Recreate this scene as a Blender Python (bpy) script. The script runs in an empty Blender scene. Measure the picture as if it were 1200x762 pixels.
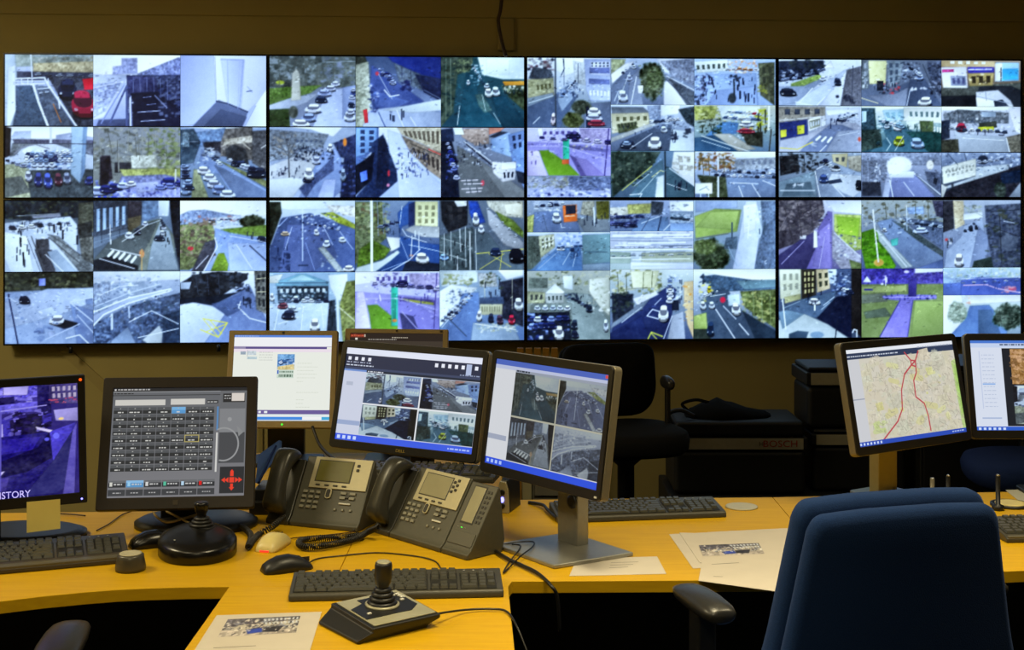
import bpy, bmesh, math, random
import numpy as np
from mathutils import Vector, Matrix, Euler

# ---------------------------------------------------------------- camera, world, light
SC = bpy.context.scene
COL = SC.collection
EYE = 1.585                       # camera height, standing eye level
FPX, HZ = 1600.0, 220.0           # focal length and horizon of the 1200 x 762 frame
cam_data = bpy.data.cameras.new('camera'); cam = bpy.data.objects.new('camera', cam_data); COL.objects.link(cam)
cam.location = (0, 0, EYE); cam.rotation_euler = (math.pi/2, 0, 0)
cam_data.sensor_width = 36; cam_data.lens = 36*FPX/1200
cam_data.shift_y = -(381-HZ)/1200
cam_data.clip_start = .05
SC.camera = cam

world = bpy.data.worlds.new('world'); SC.world = world; world.use_nodes = True
world.node_tree.nodes['Background'].inputs[0].default_value = (1, .8, .55, 1)
world.node_tree.nodes['Background'].inputs[1].default_value = .004

def area_light(name, loc, size, power, spread, color=(1, .85, .52), rot=(0, 0, 0)):
    d = bpy.data.lights.new(name, 'AREA'); d.shape = 'RECTANGLE'; d.size, d.size_y = size
    d.energy = power; d.color = color; d.spread = math.radians(spread)
    o = bpy.data.objects.new(name, d); COL.objects.link(o); o.location = loc; o.rotation_euler = rot
    return o
# recessed ceiling lamps over the operators' desks, a brighter one in the left corner of the room, and two added fill lights
area_light('ceiling_lamp_or_fill', (-1.5, 2.0, 2.66), (.60, .60), 7, 150)
area_light('ceiling_lamp_or_fill', (.25, 2.6, 2.66), (.60, .60), 12.5, 100)
area_light('ceiling_lamp_or_fill', (1.55, 2.85, 2.66), (.60, .60), 12.5, 96)
area_light('ceiling_lamp_or_fill', (-.4, .7, 2.66), (.60, .60), 28, 116)  # added fill near the camera, brightens upright faces
area_light('ceiling_lamp_or_fill', (-2.5, 3.1, 2.66), (.60, .60), 42, 172)
area_light('ceiling_lamp_or_fill', (.9, 4.3, 2.66), (.60, .60), 1.4, 180)  # added fill, lifts the top of the back wall on the right

vs = SC.view_settings
vs.view_transform = 'Standard'; vs.look = 'None'; vs.exposure = 0.0; vs.gamma = 1.0; vs.use_curve_mapping = False
SC.cycles.use_denoising = True
SC.cycles.max_bounces = 6
SC.cycles.sample_clamp_indirect = 4

def lin(h):
    c = [int(h[i:i+2], 16)/255 for i in (0, 2, 4)]
    return tuple(v/12.92 if v <= .04045 else ((v+.055)/1.055)**2.4 for v in c)
def at(px, py, Y): return Vector(((px-600)*Y/FPX, Y, EYE-(py-HZ)*Y/FPX))
DESK = .73
def desk(px, py, z=DESK):
    Y = (EYE-z)*FPX/(py-HZ); return Vector(((px-600)*Y/FPX, Y, z))
# ---------------------------------------------------------------- pictures shown on the screens
# Every camera picture is drawn here in code, shape by shape, and stored as colours on the
# fine grid of its own screen tile.
#  g sky ground | p colour grain polygon | l colour width polyline | e colour grain ellipse
#  k colours count size box (loose detail) | t colour grain tree | v colour vehicle | q colour nx ny quad (windows)
FEEDS = {}
def feeds(text):
    for block in text.strip().split('#'):
        block = block.strip()
        if not block: continue
        head, body = block.split('\n', 1)
        key, rect, label = [s.strip() for s in head.split('|')]
        FEEDS[key] = (tuple(float(v) for v in rect.split()), label, body)

feeds('''
#A1|17 52 404 368|camera picture of a ramp with white railings beside parked red and black cars
g c4cbe6 7d88a8; p 8f9a94 12 17 52 404 52 404 92 17 110; k 6b6a66,b5b7b0,8a8270 60 9 140 52 404 95; p b3a88c 6 140 92 404 82 404 130 140 138
p 3d4256 10 60 128 404 132 404 168 60 165; p a8b4c4 4 17 52 62 52 70 140 60 300 52 368 17 368; p dfe8fb 2 30 110 62 100 64 300 40 368 25 368
p 4f6076 5 66 192 140 190 205 368 52 368 66 300; p 5c6678 6 150 190 205 195 320 368 205 368; p 474c5c 8 205 150 404 150 404 368 330 368
l e4e9fa 6 66 160 190 155 205 185 330 368; l d8def2 5 66 185 190 180; l e4e9fa 9 140 185 165 265 205 368; l c9d2ea 4 66 172 195 168
l dfe6f8 3 160 205 205 200; 168 222 208 216; l d8def2 4 130 52 138 190; v 2c3452 290 205 85 95; p cc2840 3 355 160 404 155 404 205 365 208; v a83050 360 270 110 125
#A2|404 52 790 368|camera picture of a walled yard with marked parking bays
g e8ecff 9aa4d0; p f4f6ff 2 404 52 790 52 790 110 560 140 404 140; p 9aa0c8 5 530 68 598 66 600 135 490 140 492 105 530 100
p 8088b4 8 600 135 780 62 790 62 790 150 600 165; p c4ccea 4 404 140 552 142 540 180 450 330 404 340; p aeb8e0 8 404 185 530 170 460 300 404 330
p 454c70 8 552 142 790 140 790 368 555 368; k 8088a8,2c3048,60688c 60 12 660 150 790 200; p 3d4066 10 552 145 680 150 690 215 560 222
p 23263f 4 570 222 690 215 790 300 790 368 580 368; l 5d6690 8 480 350 552 190 552 368; l 8e98c4 5 440 355 545 180; l aab2da 5 570 235 572 368
k dfe4f8 6 12 560 250 578 368; k 6a7294,1f2238 30 20 700 200 790 330; l 9ea6cc 3 675 230 730 285; l c0c8ea 3 600 305 700 298; 615 345 720 338; l a0a8d0 2 640 272 680 268; 625 240 660 236
p 50587a 4 430 340 552 335 552 368 420 368
#A3|790 52 1173 368|camera picture of a bare white room with a door
g c3cbf0 a8b4e2; p b2bdec 1 790 52 940 52 950 260 850 360 790 368; p cdd4f4 1 940 52 1173 52 1173 220 1090 300 950 252; p bcc6ee 1 970 66 1075 70 1060 290 1000 270
l 8c96c4 2 970 70 1070 72 1052 292; p 66708e 2 845 368 960 250 1090 302 1065 368; p 535c78 2 895 368 970 292 1085 325 1065 368; l 444c66 5 950 255 1000 265 1090 302
l 98a2c8 3 1088 190 1110 215; l 60688c 4 1085 212 1108 208; p dfe5fa 1 1070 368 1120 275 1173 200 1173 368; l 8f9ac4 3 1075 368 1125 275
#A4|17 372 404 685|camera picture of a full car park below a stone viaduct
g dfe6f8 8c96a8; p f2f5ff 2 17 372 404 372 404 425 17 425; p b4bed8 4 60 395 130 392 130 425 40 430; p a8b0cc 4 240 410 300 400 404 420 404 440 240 440
p 6b6c80 6 50 428 404 432 404 446 60 446; p 767a80 6 50 446 150 446 90 470 60 500 40 505; p 6e7280 6 230 446 404 446 404 500 300 470; p e4ecf8 3 90 480 120 458 200 450 215 490 120 510
p 28262c 5 17 372 45 380 40 500 17 510; p a9b094 5 17 540 110 530 140 600 130 685 17 685; k 2f3a5c,e8f0ff,8ea4c8,4c5c88,c6d6f0 150 14 110 475 300 560
p 4a5258 6 110 565 404 560 404 685 130 685; p 6a706c 5 17 600 90 590 130 660 17 685
v c8cce0 120 590 30 50; v 485090 163 605 35 65; v 5a6cc0 205 610 38 70; v 6c4050 250 605 36 60; v 9098b0 288 600 34 55; v d8e4fa 145 538 26 30; v dce4fa 172 538 26 30; v d0daf0 198 538 26 30; v e0e8fa 222 540 24 30
l c9cfdc 10 217 372 217 520; p 9fb4cc 3 308 372 376 372 364 570 345 622 305 580; p 7c92b0 3 360 372 376 372 366 570 345 620 350 580; v 46508c 385 610 40 40
#A5|404 372 790 685|camera picture of bare trees above a small car park
g 8d9098 7c8078; k 70746e,a0a29c,5a5e58,8c8c80 140 22 404 372 790 560; k 7c9060,90a070,688050 60 22 640 380 790 560; l 5c5c58 2 510 430 515 570; l 787870 2 600 400 610 520
p 3a3440 8 440 500 480 500 490 600 440 640; p 34343c 6 500 530 570 530 570 570 500 575; p c0c4b8 6 570 500 680 495 690 550 575 555; p a6b070 6 520 560 790 555 790 590 540 590
p 8f94c0 6 530 590 720 582 790 600 790 685 490 685; p a8aed4 4 590 620 690 612 700 650 600 665; v 38408c 745 615 90 40; k e4e8ff,8c9cf0,4858b8,2c3478 60 18 410 610 590 685
k 30305c,8088c8 16 16 600 640 790 685; p 26222c 5 436 505 478 505 470 625 434 640; l d4d8d0 6 768 560 766 650; l 9c9c98 4 515 480 518 570
#A6|790 372 1173 685|camera picture of a road lined with parked cars beside a stone bridge
g 98a8c8 6c7c94; p e6eef8 2 790 372 1173 372 1050 380 990 395 930 380; p 7c94b8 6 840 400 990 375 1000 440 880 460 850 500; p 3f5060 10 790 385 850 380 880 440 850 530 790 540
p 788a98 8 800 390 830 400 830 460 800 460; p 34343e 6 890 440 970 435 980 490 900 475; p 6e6a68 8 970 440 990 380 1110 370 1110 520 970 500; p b8b0a4 8 985 425 1110 410 1110 440 980 452
p 3e4044 6 990 470 1030 450 1080 470 1095 540 1000 520; p 58585c 8 1110 390 1173 385 1173 570 1110 530; l c8c8c8 4 1150 465 1173 450
p 8a9cc4 4 885 470 930 500 1173 650 1173 685 1030 685 960 580 870 560; p 6f7e9c 4 940 540 990 560 1173 660 1173 685 1040 685; p 7f8a60 6 960 520 1173 610 1173 640 1000 545
k e0e6f4,2c3444,8890a0 30 16 890 465 960 530; v 3c4868 1050 535 70 30; v 2c3448 1130 575 90 50; p 8f9a78 5 850 560 870 560 915 685 840 685
v e4eaf8 895 565 60 38; v d8e0f0 920 595 60 36; v c8d0e8 940 625 65 40; v 8898c0 965 650 70 44; v d8e4f8 1000 670 70 40; v 90a0c0 812 555 45 30; v 8090b4 815 590 50 30; v 9cb0d4 812 650 50 50
#B1|15 38 402 362|camera picture of a bright town square with people and a bus stop
g 38424c b0bcd0; p 2c333c 10 15 38 402 38 402 110 150 130 15 120; k 4a5440,20262c,586450 60 16 15 38 330 120; p 8c90a0 4 130 108 255 95 260 112 140 120; p 5a5c50 8 335 50 402 45 402 180 335 180
p c2cde2 4 15 140 300 110 330 150 330 362 15 362; p d6e0f0 3 15 180 110 200 140 362 40 362 15 300; p 484850 6 145 260 220 262 235 362 180 362; p 4a4a50 8 150 215 205 210 210 262 150 265
p 9aa8bc 4 200 270 240 262 330 362 240 362; l e8f0ff 3 195 285 270 362; p 7f8488 6 200 190 250 200 402 340 402 362 340 362; l 5a5c60 4 205 205 380 355; 130 200 190 362
k 30343c,3c4254,e8ecf4 40 14 40 130 300 175; l 2a2c34 8 228 150 230 180; 258 145 258 170; 268 175 268 210; 85 210 85 245; 95 275 98 330; 330 200 330 235
p 3a3c3c 8 330 150 395 130 395 205 340 215; p 6a6c68 8 340 210 402 200 402 330 350 300
#B2|402 38 788 362|camera picture of a narrow street with a zebra crossing
g 8090a8 58626c; p c8d4e8 2 680 38 740 38 735 110 690 110; p 4a5260 6 402 38 555 38 555 190 402 260; q a4bcdc 5 1 410 48 552 40 552 168 410 212; p 6c7888 4 402 205 555 165 560 190 402 260
p 3c3840 6 555 40 618 40 615 130 555 160; p 6a6250 5 555 120 615 105 612 150 556 185; p 7488a4 5 618 38 690 38 690 110 640 130 618 140
p 7f8a80 4 640 135 700 120 760 200 770 355 590 355 402 330 470 270 560 220; p 5f6668 4 470 230 640 140 690 130 650 230 630 260 600 355 402 355 402 310
p 98a4b0 4 700 130 740 180 780 355 640 355 660 240; p 262a34 8 740 38 788 38 788 355 775 300 755 180 745 100; p 262a32 5 402 310 480 290 600 335 600 355 402 355
l f0f4fc 11 490 268 470 290; 515 274 495 297; 540 280 520 303; 565 288 545 310; 590 294 572 318; l d8dce0 4 480 258 610 288; l c8ccd8 4 430 302 585 348
v dce4f0 562 198 40 36; v 303444 598 180 30 34; v d0d8e8 632 145 26 24; v d8e0f0 712 160 28 22; v e0e8f4 710 186 30 24; v 3c4454 695 210 50 30; l c0a070 4 617 260 617 355; e d89060 1 617 280 12 20; l e0e4ea 5 478 150 480 235
#B3|788 38 1175 362|camera picture of a curving road beside green verges under a pale sky
g e8eefc 8ea0c8; p f0f4ff 2 788 38 1175 38 1175 110 788 110; p 8a98b8 6 788 105 830 85 900 80 1000 100 1060 108 1060 140 788 150; p c8d4e8 6 910 120 1060 105 1060 150 920 150
k 8898b0,e8f0ff,a87c78 30 12 800 110 1060 150; t 3c4c34 10 1115 135 62 35; p 7d8c5c 8 788 150 930 140 950 200 900 310 830 355 788 355; k 6a5c50,8c7c6c,504840,9a8c7c 90 18 788 130 940 300
p 74a848 6 970 170 1175 150 1175 205 1100 200 1010 190; p 90a4d4 4 945 165 1010 185 1175 215 1175 362 1000 362 940 270; p a8b8e0 3 1000 230 1175 240 1175 362 1010 362; p 7cb83c 6 960 280 985 278 1005 330 1000 362 925 362
p 4c4c58 5 900 230 950 215 940 290 890 362 840 362; l e8ecf8 4 945 210 955 250 895 360; l dcdce8 3 860 350 915 290; e d03848 1 836 257 14 10; v 283048 1155 215 45 30; l 40485c 5 1100 245 1175 315; l d8e0f8 3 1040 240 1110 350; k 303448 2 10 972 190 990 212
#B4|12 366 402 690|camera picture of a white car turning on a wide wet junction
g 404438 8c98b8; p 363c30 10 12 366 402 366 402 440 12 450; k 2a3028,525840,6a6c54,20241f 70 20 12 372 402 445; p 8894e0 3 162 395 190 393 190 425 162 427
p 8c9ab8 4 12 455 402 435 402 690 12 690; p a8b4d0 4 12 500 200 440 402 437 402 500 250 560 12 620; p 7484a8 4 300 510 402 540 402 690 330 690; k 98a4c4,7c8cb0 24 30 12 480 402 690; p aebad4 3 150 540 220 520 240 560 180 575
l c8d2e8 4 300 500 400 480; 300 505 400 590; v 23283c 98 490 50 40; p 262a34 3 225 605 270 580 330 595 330 610 270 622; v d8dcec 240 582 66 48; l 303858 6 28 465 70 690; l b4c0dc 4 190 670 340 600; l dfe6f8 4 280 665 340 650 380 690
#B5|402 362 788 685|camera picture of a flyover crossing an industrial estate
g b4bed4 586884; p c8d0e0 3 402 362 788 362 788 400 402 420; k e0e8f8,8494ac,5c6c84,b0bccf 160 16 402 380 700 540; p 98a4bc 8 402 420 480 410 470 480 402 520; e 98a4b8 4 610 445 45 40
p a8b4d4 3 402 560 560 480 745 438 760 450 560 510 440 570 402 610; p 5a6a88 8 440 580 560 520 788 460 788 685 402 685 402 620; k 48586c,7484a4,94a4c0 50 18 560 500 788 640
l e4ecff 5 402 545 560 482 745 442; 402 605 450 555 560 505 740 452; l c8d4e8 9 485 555 485 620; l b8c4dc 6 560 525 562 570; p 8c9cb8 3 470 685 555 610 590 685; p b4bcc4 4 620 670 695 605 710 640 705 685 640 685
k 2c3850,8ca0c4,445470 60 12 402 610 480 685; p 34445c 6 710 560 788 540 788 685 710 685
#B6|788 362 1175 690|camera picture of a road bend with a yellow box junction
g e8f0ff 7c8cb4; p f0f4ff 2 788 362 1175 362 1120 380 1000 370 788 385; p 2c3038 8 788 420 850 380 960 365 1090 375 1090 400 980 470 790 490; k 20242c,3c424c,4c5464 50 20 850 370 1090 470
p a8b4c8 3 790 415 840 412 830 445 792 445; p c8d4f0 3 788 520 850 505 950 530 990 560 900 690 788 690; p 1f2836 4 788 490 980 470 1050 460 930 520 850 505 788 515
p 7888b0 4 1050 460 1100 430 1175 590 1175 690 900 690 990 560 930 520; p 5a6a90 4 930 515 1060 470 1060 540 1000 570; p 70706c 8 1120 362 1175 362 1175 560 1130 540 1125 440
q 34383c 2 3 1128 370 1172 368 1172 540 1134 530; l d8e0f0 4 1060 500 1050 530 1100 580 1175 600; k 283040 8 14 1040 420 1100 460; k 283040 6 16 1070 490 1100 520
l e0dc50 4 890 580 1000 600 960 665 880 630; l e0dc50 3 895 585 960 665; 905 640 995 605; 920 585 975 650
#C1|20 52 398 365|camera picture of parked cars along a lane beside a stone cross
g 68707c 8c94ac; p 58605c 10 20 52 398 52 398 190 20 190; k 4c5450,7c8488,9098a0 80 22 20 52 260 180; k 6c7480,8890a4 40 20 240 60 398 170; p 5c9040 6 20 195 250 180 200 215 20 270
p a8b0c4 4 20 270 120 235 240 215 180 260 60 300 20 300; p 3c5c30 6 20 290 105 285 110 365 20 365; e 9cb840 2 68 170 20 10; p b0b0a8 4 120 130 138 108 152 130 158 245 115 250
p aab4d4 4 310 200 398 180 398 365 210 365 250 260; p 8c98bc 3 340 190 398 180 380 260 340 330; e 5a6258 8 125 300 22 30
v d8e0f8 308 175 40 24; v c0c8e4 285 195 50 28; v a8b4dc 260 215 60 34; v 303c58 246 245 56 32; v e0e6fa 210 285 70 44; v 98a8d0 190 325 64 40; v eef2ff 158 350 76 36; v 5464a0 388 215 30 30; v b8c4ec 380 280 40 40; v dce4fa 370 320 50 46
#C2|398 52 776 365|camera picture of a road passing a long blue roofed building
g 485878 98a4c4; p 3c4438 8 398 52 440 52 455 90 398 100; p 6c7888 6 565 75 680 125 720 210 600 160; p 2a3a80 4 540 52 776 52 776 150 680 130 560 75; p 4c5c90 4 470 90 560 150 700 250 620 290 480 300 460 200
p 5a6ca0 4 470 200 640 250 560 290 490 290; p 6c7888 6 570 85 680 128 690 200 590 160; p 2c3454 5 660 130 776 150 776 250 700 210; p aeb8a4 6 398 90 455 75 470 300 450 365 398 365; p a4b0cc 4 460 290 620 270 776 300 776 365 430 365; p c0ccd8 3 520 290 776 240 776 290 650 300
k 3c4c80,c8d0f0,28305c 40 10 460 180 500 300; v 303c78 530 130 50 20; v c8d4f8 562 165 30 28; e c04858 1 494 128 9 10; v 8c9cd0 550 145 30 20; l e8eefa 4 525 200 550 230 590 222; p c83c44 2 432 290 450 285 455 345 440 348
k 2a2c3c 2 16 548 290 560 325; k 283060,8090c0 16 20 600 160 640 200; l dfe6f4 3 580 290 610 365; 640 320 665 360; l 384878 3 500 300 530 365
#C3|776 52 1147 365|camera picture of a teal tinted street with a traffic island
g 305860 2c5060; p d8e8ec 3 940 52 1147 52 1147 150 1050 150 960 130; p e4f4f4 2 980 60 1080 60 1080 130 980 130; p 48604c 10 776 52 920 52 910 110 850 130 830 300 776 365; k 708c60,90a878,2c4038 50 14 835 60 915 120
k 1c3038,3c5448 40 16 776 90 850 340; p 285868 4 890 120 940 130 940 250 1060 365 850 365; p 1f4858 4 1000 230 1060 220 1147 330 1147 365 1050 365; p d09840 4 1050 160 1147 158 1147 176 1060 178; p 405838 8 1050 180 1147 180 1147 290 1080 230
k b0c8a0,d8e8d8,305040 30 12 1050 180 1147 210; k e8f4ff,a8c8d8,305868 50 10 910 80 970 180; p 5a7878 5 930 220 960 215 1005 290 970 300 945 270; v e8f4fa 988 210 34 44; v d8e8f4 1020 205 36 44; v e0ecf4 898 165 16 24; v c8d8e4 980 180 24 24
l c8d4dc 3 850 355 860 270; l b0c0c8 3 1010 300 1040 350
#C4|20 368 398 680|camera picture of a white van on a broad street with a bare tree
g 98a4bc a4b0cc; p e8eefa 2 100 368 340 368 300 410 260 400 200 378; p 848c98 6 20 380 280 400 250 460 130 500 20 520; q 5a6478 6 1 130 420 260 425 250 440 130 437; k 6a6c70,908c88,50545c 80 14 30 390 140 500
p b8bcc4 4 20 540 180 480 250 480 180 620 100 680 20 680; p c8d0dc 3 20 600 120 590 180 600 120 680 20 680; p 8494bc 4 250 480 330 460 345 640 300 680 150 680 190 600; p 505c80 5 150 640 240 560 300 500 300 560 220 620 180 680
p a8b4dc 3 260 600 310 600 300 680 230 680; p 283050 6 350 490 398 470 398 680 330 680 340 560; p 3a4468 6 300 440 398 400 398 520 330 500; e e89040 1 350 435 9 20; k 30384c,1f2638,8890a8 60 12 130 460 300 520; k 2c3048 10 14 30 540 180 600
v 283050 185 600 40 30; v f0f4ff 193 575 42 56; v c0c8e0 225 515 36 40; v e0e8fa 285 460 26 40; l 606468 5 105 500 108 590; v 98a8c0 342 580 24 60; k 303850,5868a0 30 16 330 520 398 680
#C5|398 368 776 680|camera picture of shoppers on a sunlit pedestrian street
g dce4f8 a8b8dc; p 5c74a4 5 398 368 500 368 500 440 430 520 398 540; p 84a4d4 4 400 370 495 370 490 440 440 490 400 500; p 2c3c60 5 470 440 520 400 550 470 580 520 590 600 500 680 398 680 470 600; p 141c30 5 398 540 430 520 480 480 470 600 398 670
p 6c8cf0 2 418 570 448 558 452 600 424 612; p 1c2844 6 500 420 530 420 545 500 540 640 490 640; p c0ccf0 3 540 380 600 400 680 540 776 620 776 680 590 680 580 560 545 470; p b8b09c 6 580 368 776 368 776 480 690 440 600 400
q 6c6458 8 1 600 380 770 370 770 460 620 410; p 988c80 6 600 405 776 480 776 600 720 560 640 480; q 4c4440 6 1 640 445 770 500 770 580 660 500; k 404c78,e0e8ff,303850 50 10 580 460 720 580; e d04050 1 545 572 6 16; e e090b0 1 542 625 8 8; l c05048 4 720 465 776 490
#C6|776 368 1147 680|camera picture of a street with a row of shops and white road lettering
g 909ab0 5a606c; p e8f0fa 2 830 368 870 368 880 400 840 400; p 1c2438 5 776 420 820 410 850 520 860 680 776 680; p 2f3a54 6 776 380 830 370 835 430 776 430; p a89890 6 860 375 990 370 990 440 930 450 870 410
p c08878 4 990 368 1060 368 1040 385 990 400; p 303848 5 990 410 1040 385 1075 390 1070 420; p 98b0d8 4 1000 420 1075 390 1100 400 1090 500 1000 470; p 7c94c4 4 1075 400 1147 380 1147 640 1095 530; p 84a0d0 4 1090 480 1147 420 1147 550
p 686c70 4 850 450 900 480 1020 570 1100 640 1050 680 860 680 850 540; p 7c8084 4 930 500 1080 600 1147 650 1147 680 1060 680; p d8d8e0 4 1000 520 1110 530 1105 600 1050 610 1010 570; p e8ecf4 3 1045 525 1110 520 1110 550 1045 555
k 282c3c,e0e8f8,788090 60 10 850 430 1000 540; k 3848a8,8898d8,181c30 30 14 800 480 850 600; l d8d0d8 4 868 605 940 602; 880 620 960 618; 870 642 960 638; 890 657 955 652; l 505860 3 890 600 892 625; 912 600 915 622; 905 635 910 660; 935 635 940 655
e d05868 1 962 615 8 14; p 2c3444 4 1110 560 1147 570 1147 620 1120 610; k c8ccd8,585c68 24 8 990 520 1110 600
#D1|20 33 400 350|camera picture of a many laned roundabout with light traffic
g d4e0f4 5c6a90; p d8e4f4 2 20 33 400 33 400 70 100 75 20 60; p 2c3828 8 20 40 70 40 75 90 20 240; p 506088 4 80 110 200 90 400 160 400 350 20 350 20 260 70 120; p 5c6a94 4 100 140 260 140 320 280 200 350 60 350
p e0e0dc 5 270 55 400 60 400 110 290 80; k 8c8880,f4f4f0,b0aca4 30 10 280 55 400 105; p 9cb848 6 245 90 300 85 400 140 400 160 330 135; k d8e4ff,303c60,8090bc 60 10 150 90 330 170
v f0f6ff 228 175 24 28; v dce8fa 272 225 32 34; v e0ecfa 342 208 30 26; v d8c0a0 90 180 40 20; p a8b0b0 5 235 245 260 235 350 345 320 350; k c0ccd8,505c78 20 8 240 240 340 340; v f0f4fa 370 335 50 30
k 2c3858 20 14 20 210 110 350; l d8e4f8 3 167 60 167 300; l 303c58 5 150 320 190 320; l 98a8d8 2 220 340 180 220; l a8b8e0 3 100 110 60 150
#D2|400 33 778 350|camera picture of a bending road with a white car and a tall lamp post
g 8090a8 48587c; p 6c8058 8 400 40 520 40 540 200 420 300 400 320; k 8c9c68,4c5c40,a8b090,6c5c48 70 16 400 45 560 180; p 3c5c94 4 590 90 640 40 665 40 665 130 610 150 600 190 700 220 778 230 778 345 500 345 590 260 600 200; p 303c64 4 640 50 668 40 668 140 640 150
p d8d8a8 4 668 38 770 38 770 150 668 145; q 8c8c70 3 3 675 50 765 50 760 140 675 140; p a8acb0 4 660 145 778 150 778 200 700 195 620 165; p 58902c 8 420 250 480 210 560 250 530 290 410 330; p c8d4d8 4 400 350 410 330 520 300 590 255 600 265 560 300 490 350
p dce0e4 3 540 195 600 200 600 240 560 260; l e8f0fa 2 610 160 630 190 720 220; l b0c0e0 2 600 200 640 300 520 345; p 283040 4 630 300 778 315 778 350 610 350; v f0f4fa 700 290 60 50; l c8d0dc 4 655 190 650 280; 685 175 685 250; l d8e0ea 5 668 170 668 200
k e08040 3 12 635 275 660 300; l e4ecfa 3 560 345 640 300 690 250; l f0f6ff 10 474 35 476 345
#D3|778 30 1160 345|camera picture of a crossroads with yellow hatching and a blue lorry
g 687484 5a6470; p 24262c 6 785 33 905 33 905 140 820 175 790 120; p d8dce0 3 845 33 900 33 900 55 860 60; p b8b8ac 5 990 33 1155 33 1155 110 1050 100 1000 60; p e0dcc8 4 1070 50 1150 40 1150 100 1080 90; p 6c9440 6 1030 80 1110 120 1155 170 1155 200 1060 130
p a0a4ac 4 990 60 1060 130 1155 220 1155 260 1070 230 1000 140; p 5c6a74 4 930 160 1000 180 1060 260 1155 260 1155 345 940 345; p 505c60 6 778 190 930 150 935 345 778 345; p 3454a4 5 910 33 950 35 985 130 935 140 915 90; v f0f8ff 942 115 30 60; v e8f2ff 966 160 26 40
l c0c8cc 4 870 160 875 260; l d8dce0 4 915 170 918 345; l a0a8a8 3 790 200 920 240; l b0b8b8 3 780 260 900 300; l c8ccd0 4 860 280 860 345; l d8d860 3 945 270 1155 250; l d8d860 2 960 340 1070 270; 1000 270 1100 330; 1060 265 1050 345
v 283858 1030 262 50 40; v 101420 1125 280 70 70; v 98c0f0 800 285 40 30
#D4|20 352 400 660|camera picture of a car park in front of a low glazed hall
g 98b0c8 a0b0c0; p c8d0c8 4 20 370 80 360 60 400 20 400; p 7ca4b8 4 50 395 150 360 180 360 280 395 280 412 50 412; p b0d0d8 3 100 390 165 362 230 390; p dce8f0 3 280 365 365 360 365 470 320 480 290 420; p 303c48 6 55 415 280 415 280 480 60 480
k 283440,90a8b8,506478,d8e8f4 70 12 55 420 280 485; p b8c8dc 4 20 490 280 485 330 660 20 660; l e8f0fa 2 60 580 150 550; v 88505c 80 500 46 30; v c8d4e0 120 515 50 30; v 303850 105 540 60 46; v f0f4fa 220 585 44 60; v d8e4f0 135 470 34 26; v c0ccdc 188 472 34 26
p 2f3844 5 285 480 310 475 320 660 270 660; p 7c8c50 8 360 395 400 390 400 660 345 660 330 500; l dfe0c8 3 325 505 400 570; l d8e4ec 8 320 450 325 640; v f0f8ff 32 462 22 36
#D5|400 350 778 660|camera picture of a purple tinted road with a green roadside totem sign
g c8ccf0 9c94d4; p d8d8f4 3 400 355 600 352 590 380 480 400 400 410; k 8c88b8,6a6898,b8b4e0,4c4878 90 14 480 360 778 440; p a8a0c8 5 640 360 778 360 778 430 650 420; p 9c98d8 4 400 440 778 470 778 660 400 660; p 8c88cc 3 500 480 650 480 778 560 778 660 660 660
p 605890 5 590 462 760 480 755 500 600 480; p a0a850 4 600 470 750 490 750 500 640 485; p 68c838 4 455 500 500 497 590 570 590 660 480 660 465 540; p 4c4c78 4 600 535 660 550 700 660 620 660; l b8b4e4 3 610 530 690 620
p d0c8ec 4 410 440 440 440 470 600 400 605; p 40d0a0 2 562 422 590 422 590 592 562 592; p 38a888 2 570 450 582 450 582 560 570 560; e d07840 1 577 568 12 8; l 58508c 4 765 360 752 605; v 282858 610 405 60 34
#D6|778 345 1160 660|camera picture of a hatched parking yard beside a flat roofed block
g 98a8b8 6078a0; p c8d4d8 4 778 350 950 348 950 400 790 420; k 8ca070,a8b890,6c8058 40 16 800 360 930 410; p e0e8ec 3 780 440 830 410 950 425 900 470 780 600; k 485470,d8e0f0,7c8ca8,343c54 90 9 810 430 920 540; p 6c84b0 4 880 450 955 445 960 545 930 600 920 660 780 660 860 520
p 303444 8 1050 400 1155 380 1155 600 1060 560; p b0b4b8 5 950 360 1030 360 1040 420 960 420; p e8eef8 2 1040 345 1155 345 1155 370 1080 390; k 40503c,58684c 20 16 960 360 1060 430; p b8b89c 4 960 495 1062 497 1060 545 960 545; q 8c8c78 8 1 965 500 1055 500 1055 540 965 540; p 4c5c78 3 960 470 1065 465 1070 498 960 498
p 90a0b4 4 930 580 1110 590 1140 660 920 660; k e8ecdc,a8b090 60 9 940 585 1130 622; l e0e4d8 3 940 585 1120 612; v f0f6fa 957 550 24 50; v 303850 1010 560 26 44; v 584054 1050 568 30 44; v c83050 1103 568 30 46; l c8d0dc 3 790 600 920 450; l a8b4c8 2 778 570 900 460; v e8f0f4 1135 500 40 60
''')
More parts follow.
